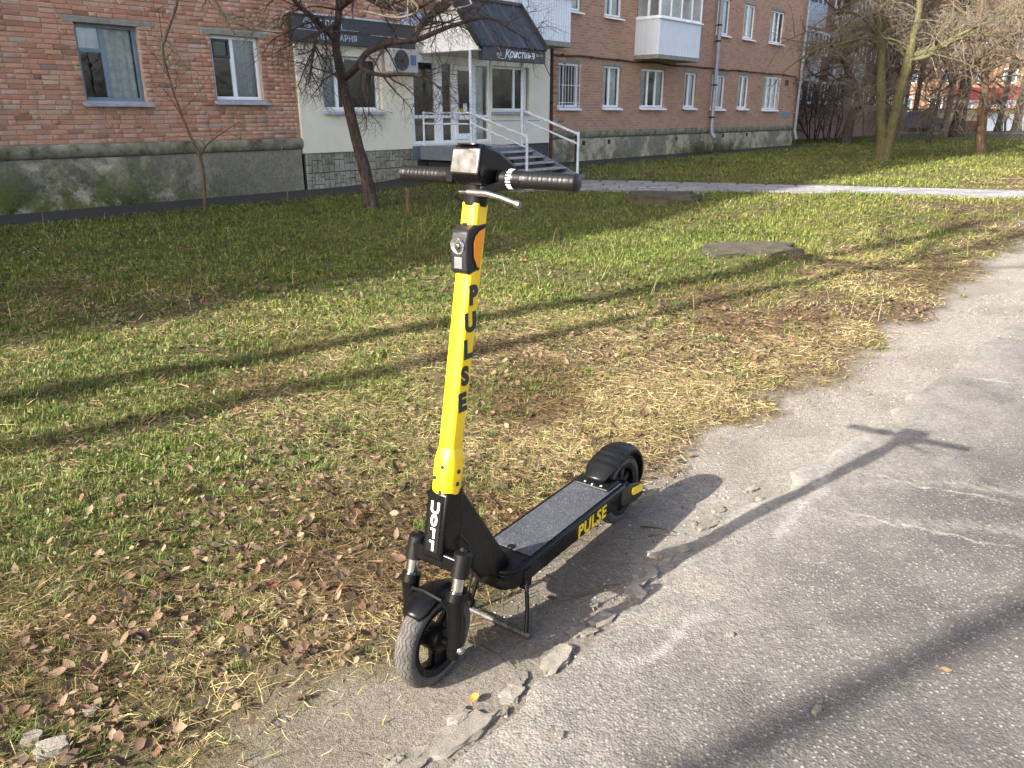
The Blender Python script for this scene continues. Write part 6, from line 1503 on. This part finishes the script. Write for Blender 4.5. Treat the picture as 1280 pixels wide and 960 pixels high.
# --- grass blades, weeds, litter: nobody could count them
R = np.random.default_rng(17)
def sample(n, r0, r1, dens, a0=-.72, a1=.80):
    rs = np.linspace(r0, r1, 400); w_ = dens(rs) * rs; c = np.cumsum(w_); c /= c[-1]
    r = np.interp(R.random(n), c, rs); a = a0 + (a1 - a0) * R.random(n); return r * np.sin(a), r * np.cos(a), r
def on_lawn(x, y, soft=.36):
    g = grass_sd(x, y) + (fbm(x, y, 3.2, 91, 4) - .5) * .55 * .8 + (fbm(x, y, 14, 92, 2) - .5) * .18
    p = sst(.06, -soft, g); s, o = wall_so(x, y); t, a = path_band(x, y)
    p = p * (~((a > -.02) & (a < 1.02) & (t > -1.1))) * ((o > .88) | (s > 31.5)) * (~((o < 2.95) & (s > 11.0) & (s < 12.9)))
    p = p * (np.hypot((x - 2.25) / (.50 + .25 * fbm(x, y, 5, 77, 3)), (y - 7.55) / .20) > 1)
    for sx_, sy_ in ((-.195, 1.60), (.374, 2.40)): p = p * (np.hypot(x - sx_, y - sy_) > .07)
    return p
dens = lambda r: 1 / (1 + (r / 3.6) ** 2.1)
x, y, r = sample(590000, 1.0, 46, dens)
keep = R.random(len(x)) < np.maximum(on_lawn(x, y), .10 * sst(.30, -.1, grass_sd(x, y)) * (wall_so(x, y)[1] > 6)); x, y, r = x[keep], y[keep], r[keep]; n = len(x)
gfv = green_f(x, y); lit = litter_f(x, y); tuft = fbm(x, y, 9, 101, 3); isg = R.random(n) < np.clip(gfv * 1.15 - .14 + (tuft - .5) * 1.2, .04, .93)
bald = R.random(n) < np.clip(lit * .75 + (fbm(x, y, 4, 103, 3) < .33) * .4, 0, .85); sel = ~bald; x, y, r, gfv, isg, tuft = x[sel], y[sel], r[sel], gfv[sel], isg[sel], tuft[sel]; n = len(x)
far = 1 + np.clip(r - 4, 0, 40) * .075
L = np.where(isg, .014 + .026 * R.random(n) + .05 * np.clip(tuft - .58, 0, 1), .020 + .055 * R.random(n) ** 1.5) * np.minimum(far, 2.4)
lean = np.where(isg, np.abs(R.normal(.45, .35, n)), np.clip(R.normal(1.30, .22, n), .3, 1.56)); lean = np.where(R.random(n) < .012, .5, lean)
wd = np.where(isg, .0012 + .0010 * R.random(n), .0007 + .0007 * R.random(n)) * (1 + np.clip(r - 1.5, 0, 40) * .26)
hd = R.random(n) * 6.283; hd = np.where(isg, hd, hd * .6 + 1.2 * (fbm(x, y, 1.4, 111, 2) * 6.28))
z = lawn_z(x, y); hx, hy_ = np.cos(hd), np.sin(hd); l1 = np.where(isg, lean * .75, np.clip(R.normal(1.42, .16, n), .8, 1.62)); l2 = np.where(isg, np.minimum(lean * 1.35, 1.75), np.clip(l1 + R.normal(.02, .2, n), .9, 1.75))
P0 = np.stack([x, y, z - .003], 1); H1 = np.stack([hx * np.sin(l1), hy_ * np.sin(l1), np.cos(l1)], 1); H2 = np.stack([hx * np.sin(l2), hy_ * np.sin(l2), np.cos(l2)], 1)
S_ = np.stack([-hy_, hx, (R.random(n) - .5) * .8], 1) * wd[:, None]
P0[:, 2] += np.where(isg, 0, .003 + .016 * R.random(n) ** 1.5); turn = np.where(isg, 0, R.normal(0, .35, n)); H2[:, :2] = np.stack([H2[:, 0] * np.cos(turn) - H2[:, 1] * np.sin(turn), H2[:, 0] * np.sin(turn) + H2[:, 1] * np.cos(turn)], 1); P1 = P0 + H1 * (L * .5)[:, None]; P2 = P1 + H2 * (L * .5)[:, None]
V = np.stack([P0 - S_, P0 + S_, P1 - S_ * .85, P1 + S_ * .85, P2], 1).reshape(-1, 3)
F = (np.array([[0, 1, 3], [0, 3, 2], [2, 3, 4]])[None] + (np.arange(n) * 5)[:, None, None]).reshape(-1, 3)
gcol = np.array([[.088, .122, .018], [.125, .155, .026], [.20, .21, .045], [.06, .09, .018]])[R.integers(0, 4, n)]
scol = np.array([[.43, .35, .16], [.32, .25, .115], [.52, .44, .23], [.16, .11, .055], [.36, .31, .10]])[R.integers(0, 5, n)]
yel = np.clip(fbm(x, y, .8, 121, 3) * 1.6 - .40, 0, 1)[:, None]; gcol = gcol * (1 - .5 * yel) + np.array([[.17, .165, .035]]) * .5 * yel
brn = sst(.52, .64, fbm(x, y, 1.35, 131, 4))[:, None]; scol = scol * (1 - brn) + scol * np.array([[.52, .44, .42]]) * brn; gcol = gcol * (1 - .45 * brn) + np.array([[.10, .085, .04]]) * .45 * brn
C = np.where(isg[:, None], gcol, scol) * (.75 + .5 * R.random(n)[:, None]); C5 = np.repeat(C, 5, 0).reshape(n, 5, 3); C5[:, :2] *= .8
M_GRASS = mat_attr("grass blades", .62, .28, .3)
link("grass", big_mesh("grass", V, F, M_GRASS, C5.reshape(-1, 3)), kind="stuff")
# matted dead straw close to the camera, and green tufts
x, y, r = sample(460000, 1.0, 5.6, lambda r: 1 / (1 + (r / 2.6) ** 2)); k_ = R.random(len(x)) < on_lawn(x, y) * (1 - .80 * green_f(x, y)) * (.35 + .65 * sst(.36, .52, fbm(x, y, 3.1, 201, 3))); x, y, r = x[k_], y[k_], r[k_]; n = len(x)
hd = R.random(n) * 6.283 * .5 + fbm(x, y, 1.1, 203, 2) * 9; L = .022 + .058 * R.random(n) ** 1.7; zz = lawn_z(x, y) + .002 + .020 * R.random(n) ** 1.8; dz = R.normal(0, .10, n) * L
d_ = np.stack([np.cos(hd) * L, np.sin(hd) * L, dz], 1); S_ = np.stack([-np.sin(hd), np.cos(hd), R.normal(0, .6, n)], 1) * ((.00036 + .0004 * R.random(n)) * (1 + .25 * np.clip(r - 1.5, 0, 9)))[:, None]
P0 = np.stack([x, y, zz], 1) - d_ / 2; P2 = P0 + d_; V = np.stack([P0 - S_, P0 + S_, P2 + S_ * .4, P2 - S_ * .4], 1).reshape(-1, 3); F = np.arange(n * 4).reshape(n, 4)
brn = sst(.52, .64, fbm(x, y, 1.35, 131, 4))[:, None]
C = (1 - brn * np.array([[.45, .53, .55]])) * np.array([[.40, .31, .16], [.30, .22, .11], [.50, .41, .24], [.15, .10, .06], [.23, .16, .09], [.30, .27, .10]])[R.integers(0, 6, n)] * (.7 + .5 * R.random((n, 1)))
link("straw_thatch", big_mesh("straw_thatch", V, F, M_GRASS, np.repeat(C, 4, 0)), kind="stuff")
tx, ty, tr_ = sample(8500, 1.1, 13, lambda r: 1 / (1 + (r / 4.5) ** 2)); k_ = R.random(len(tx)) < on_lawn(tx, ty) * np.clip(green_f(tx, ty) * 1.4 - .1, .16, 1); tx, ty, tr_ = tx[k_], ty[k_], tr_[k_]
m_ = 26; n = len(tx) * m_; x = np.repeat(tx, m_); y = np.repeat(ty, m_); sp_ = np.repeat(R.uniform(.012, .05, len(tx)), m_); a = R.random(n) * 6.283; q = np.sqrt(R.random(n)); x = x + np.cos(a) * q * sp_; y = y + np.sin(a) * q * sp_
r = np.repeat(tr_, m_); L = np.repeat(R.uniform(.022, .055, len(tx)), m_) * R.uniform(.6, 1.2, n); l1 = np.abs(R.normal(.15, .2, n)) + q * .5; l2 = l1 + R.uniform(.1, .9, n); a = a + R.normal(0, .5, n); hx, hy_ = np.cos(a), np.sin(a); z = lawn_z(x, y)
P0 = np.stack([x, y, z - .003], 1); P1 = P0 + np.stack([hx * np.sin(l1), hy_ * np.sin(l1), np.cos(l1)], 1) * (L * .55)[:, None]; P2 = P1 + np.stack([hx * np.sin(l2), hy_ * np.sin(l2), np.cos(l2)], 1) * (L * .5)[:, None]
S_ = np.stack([-hy_, hx, 0 * hx], 1) * ((.0007 + .0006 * R.random(n)) * (1 + .22 * np.clip(r - 1.5, 0, 20)))[:, None]; V = np.stack([P0 - S_, P0 + S_, P1 - S_ * .8, P1 + S_ * .8, P2], 1).reshape(-1, 3)
F = (np.array([[0, 1, 3], [0, 3, 2], [2, 3, 4]])[None] + (np.arange(n) * 5)[:, None, None]).reshape(-1, 3)
tc = np.array([[.085, .135, .022], [.12, .165, .03], [.15, .175, .045], [.06, .105, .02]])[R.integers(0, 4, len(tx))]; C = np.repeat(tc, m_, 0) * (.75 + .5 * R.random((n, 1)))
link("grass_tufts", big_mesh("grass_tufts", V, F, M_GRASS, np.repeat(C, 5, 0)), kind="stuff")
# small-leaved weeds
def leaves(n0, r0, r1, fsel, smin, smax, cols, hmax, name, mat, flat=.5, a0=-.72, a1=.8, kind=True):
    x, y, r = sample(n0, r0, r1, dens, a0, a1); k_ = R.random(n0) < fsel(x, y) * on_lawn(x, y, .1); x, y, r = x[k_], y[k_], r[k_]; n = len(x)
    z = lawn_z(x, y) + hmax * R.random(n) + .002; s = (smin + (smax - smin) * R.random(n) ** 1.5) * (1 + np.clip(r - 4, 0, 30) * .05); a = R.random(n) * 6.283
    nx_ = R.normal(0, flat, n); ny_ = R.normal(0, flat, n); ca, sa = np.cos(a), np.sin(a)
    def pt(u, v, w_): X = (u * ca - v * sa) * s; Y_ = (u * sa + v * ca) * s; return np.stack([x + X, y + Y_, z + X * nx_ + Y_ * ny_ + w_ * s], 1)
    cu = R.uniform(-.12, .35, n)
    V = np.stack([pt(-.5, 0, cu * .6), pt(-.12, -.32, cu), pt(.28, -.24, cu * .7), pt(.55, 0, cu * .9), pt(.28, .24, cu * .7), pt(-.12, .32, cu), pt(.05, 0, 0 * cu)], 1).reshape(-1, 3)
    F = (np.array([[6, i, (i + 1) % 6] for i in range(6)])[None] + (np.arange(n) * 7)[:, None, None]).reshape(-1, 3)
    C = np.array(cols)[R.integers(0, len(cols), n)] * (.7 + .6 * R.random((n, 1))); link(name, big_mesh(name, V, F, mat, np.repeat(C, 7, 0)), kind="stuff")
M_WEED = mat_attr("weed leaves", .5, .25, .4); M_LEAF = mat_attr("dead leaves", .8, .15, .25, 120, .3)
def weed_f(x, y):
    g = grass_sd(x, y); s, o = wall_so(x, y); v = sst(.52, .64, fbm(x, y, 1.0, 141, 4)) * sst(-.8, -1.6, g)
    v = np.maximum(v, sst(4.5, 2.2, o) * sst(.35, .5, fbm(x, y, 1.6, 143, 3)) * sst(16, 12, s) * .9); q = np.hypot((x + 1.75) / .28, (y - 2.72) / .22); v = np.maximum(v, sst(1.1, .6, q) * 1.0)
    return np.clip(v, 0, 1)
leaves(85000, 1.2, 26, weed_f, .007, .019, [(.05, .095, .02), (.07, .12, .026), (.10, .145, .035)], .035, "ground_cover", M_WEED)
leaves(56000, 1.1, 22, lambda x, y: np.clip(litter_f(x, y) * .9 + .035, 0, 1), .010, .036, [(.075, .046, .03), (.115, .072, .043), (.18, .13, .082), (.045, .029, .02), (.125, .068, .04), (.155, .11, .07)], .030, "leaf_litter", M_LEAF, .45)
# pale dry stalks standing near the manhole and right-hand lawn
n = 900; x, y, r = sample(n, 5.5, 22, lambda r: 1 / (1 + (r / 8) ** 2)); g = grass_sd(x, y); k_ = (R.random(n) < sst(.52, .62, fbm(x, y, .9, 151, 3)) * on_lawn(x, y)); x, y = x[k_], y[k_]; polys = []
for a, b in zip(x, y):
    zz = float(lawn_z(np.array([a]), np.array([b]))[0]); h_ = R.uniform(.06, .2); q = R.normal(0, .35, 2) * h_; polys.append((np.array([[a, b, zz], [a + q[0] * .4, b + q[1] * .4, zz + h_ * .55], [a + q[0], b + q[1], zz + h_]]), np.array([.0022, .0018, .001])))
V, F = tubes(polys, 3); link("dry_stalks", big_mesh("dry_stalks", V, F, simple("dry stalk", (.36, .29, .17), .9, 0, .2)), kind="stuff")
# --- single fallen leaves, the large ones one can pick out
def leaf_mesh(seed, col):
    r = random.Random(seed); V = []; n = 7; cu = r.uniform(.15, .6); tw = r.uniform(-.4, .4); k_ = r.uniform(.55, .8)
    for i in range(n):
        t = i / (n - 1); wv = .5 * k_ * math.sin(PI * min(1, t * .92 + .06)) ** .8 * (1 - .25 * t); zc = cu * (t - .5) ** 2 * .9
        for s in (-1, -.5, 0, .5, 1): V.append(((t - .5), wv * s * (1 + r.uniform(-.12, .12)), zc + cu * .55 * s * s * wv + tw * s * wv * (t - .5) + r.uniform(-.015, .015)))
    F = [(i * 5 + j, i * 5 + j + 1, (i + 1) * 5 + j + 1, (i + 1) * 5 + j) for i in range(n - 1) for j in range(4)]
    m = MB(); m.add(V, F); m.tube([(-.5, 0, cu * .22), (-.72, .03, cu * .2)], .012, 4); k = NT("fallen leaf"); p = k.obj(); oi = k.n("ObjectInfo").outputs['Random']
    return m
def leaf_mat(name, cols):
    k = NT(name); oi = k.n("ObjectInfo").outputs['Random']; p = k.obj()
    c = k.ramp(oi, [(i / max(1, len(cols) - 1), q) for i, q in enumerate(cols)]) if len(cols) > 1 else cols[0]
    c = k.mix(k.ramp(k.noise(p, 7, 5, .7), [(.4, 0.), (.7, .6)]), c, (.07, .04, .025)); b = k.bsdf(c, .75, 0, k.bump(k.noise(p, 14, 4), .4, .05), .3); tl = k.n("BsdfTranslucent", Color=c)
    return k.fin(k.n("MixShader", i0=.2, i1=b, i2=tl))
M_LV = leaf_mat("brown fallen leaf", [(.06, .034, .022), (.10, .055, .032), (.145, .092, .055), (.075, .036, .025), (.19, .13, .08), (.115, .06, .032)])
LM = [leaf_mesh(i, None).mesh("fallen_leaf", M_LV, 60) for i in range(6)]
for x_ in list(bpy.data.materials):
    if x_.name.startswith("fallen leaf") and x_.users == 0: bpy.data.materials.remove(x_)
LG = "brown leaves fallen on the grass"; x, y, r = sample(5200, 1.15, 6.5, dens); k_ = R.random(len(x)) < np.clip(litter_f(x, y) * .9 + .03, 0, 1) * on_lawn(x, y, .05); x, y = x[k_][:230], y[k_][:230]
for a, b in zip(x, y):
    o = link("fallen_leaf", rnd.choice(LM), None, (a, b, float(lawn_z(np.array([a]), np.array([b]))[0]) + rnd.uniform(.016, .034)), label="curled brown dead leaf lying in the winter grass", category="leaf", group=LG)
    s = rnd.uniform(.028, .055); o.scale = (s, s, s); o.rotation_euler = (rnd.gauss(0, .35), rnd.gauss(0, .35), rnd.uniform(0, 6.28))
for px, py, s, cols, lab, nm in [(592, 880, .034, [(.55, .27, .06)], "orange-yellow leaf lying on the dirt below the front wheel", "orange leaf"), (343, 748, .05, [(.36, .10, .085)], "pinkish red leaf lying in the grass left of the front wheel", "red leaf"), (181, 648, .06, [(.22, .09, .055)], "reddish brown leaf standing on edge in the green grass patch at left", "russet leaf"),
    (690, 752, .03, [(.10, .045, .03)], "dark red leaf scrap on the dirt near the foot bar end", "dark leaf"), (1182, 842, .03, [(.5, .36, .16)], "pale straw-coloured leaf sliver on the asphalt at right", "straw leaf")]:
    p = gpt(px, py); o = link("fallen_leaf", leaf_mesh(400 + px, None).mesh("fallen_leaf", leaf_mat(nm, cols), 60), None, (p.x, p.y, max(float(lawn_z(np.array([p.x]), np.array([p.y]))[0]), gh(p.x, p.y)) + .012), label=lab, category="leaf"); o.scale = (s, s, s); o.rotation_euler = (.1, .15, px % 6)
for x_ in list(bpy.data.materials):
    if x_.name.startswith("fallen leaf") and x_.users == 0: bpy.data.materials.remove(x_)
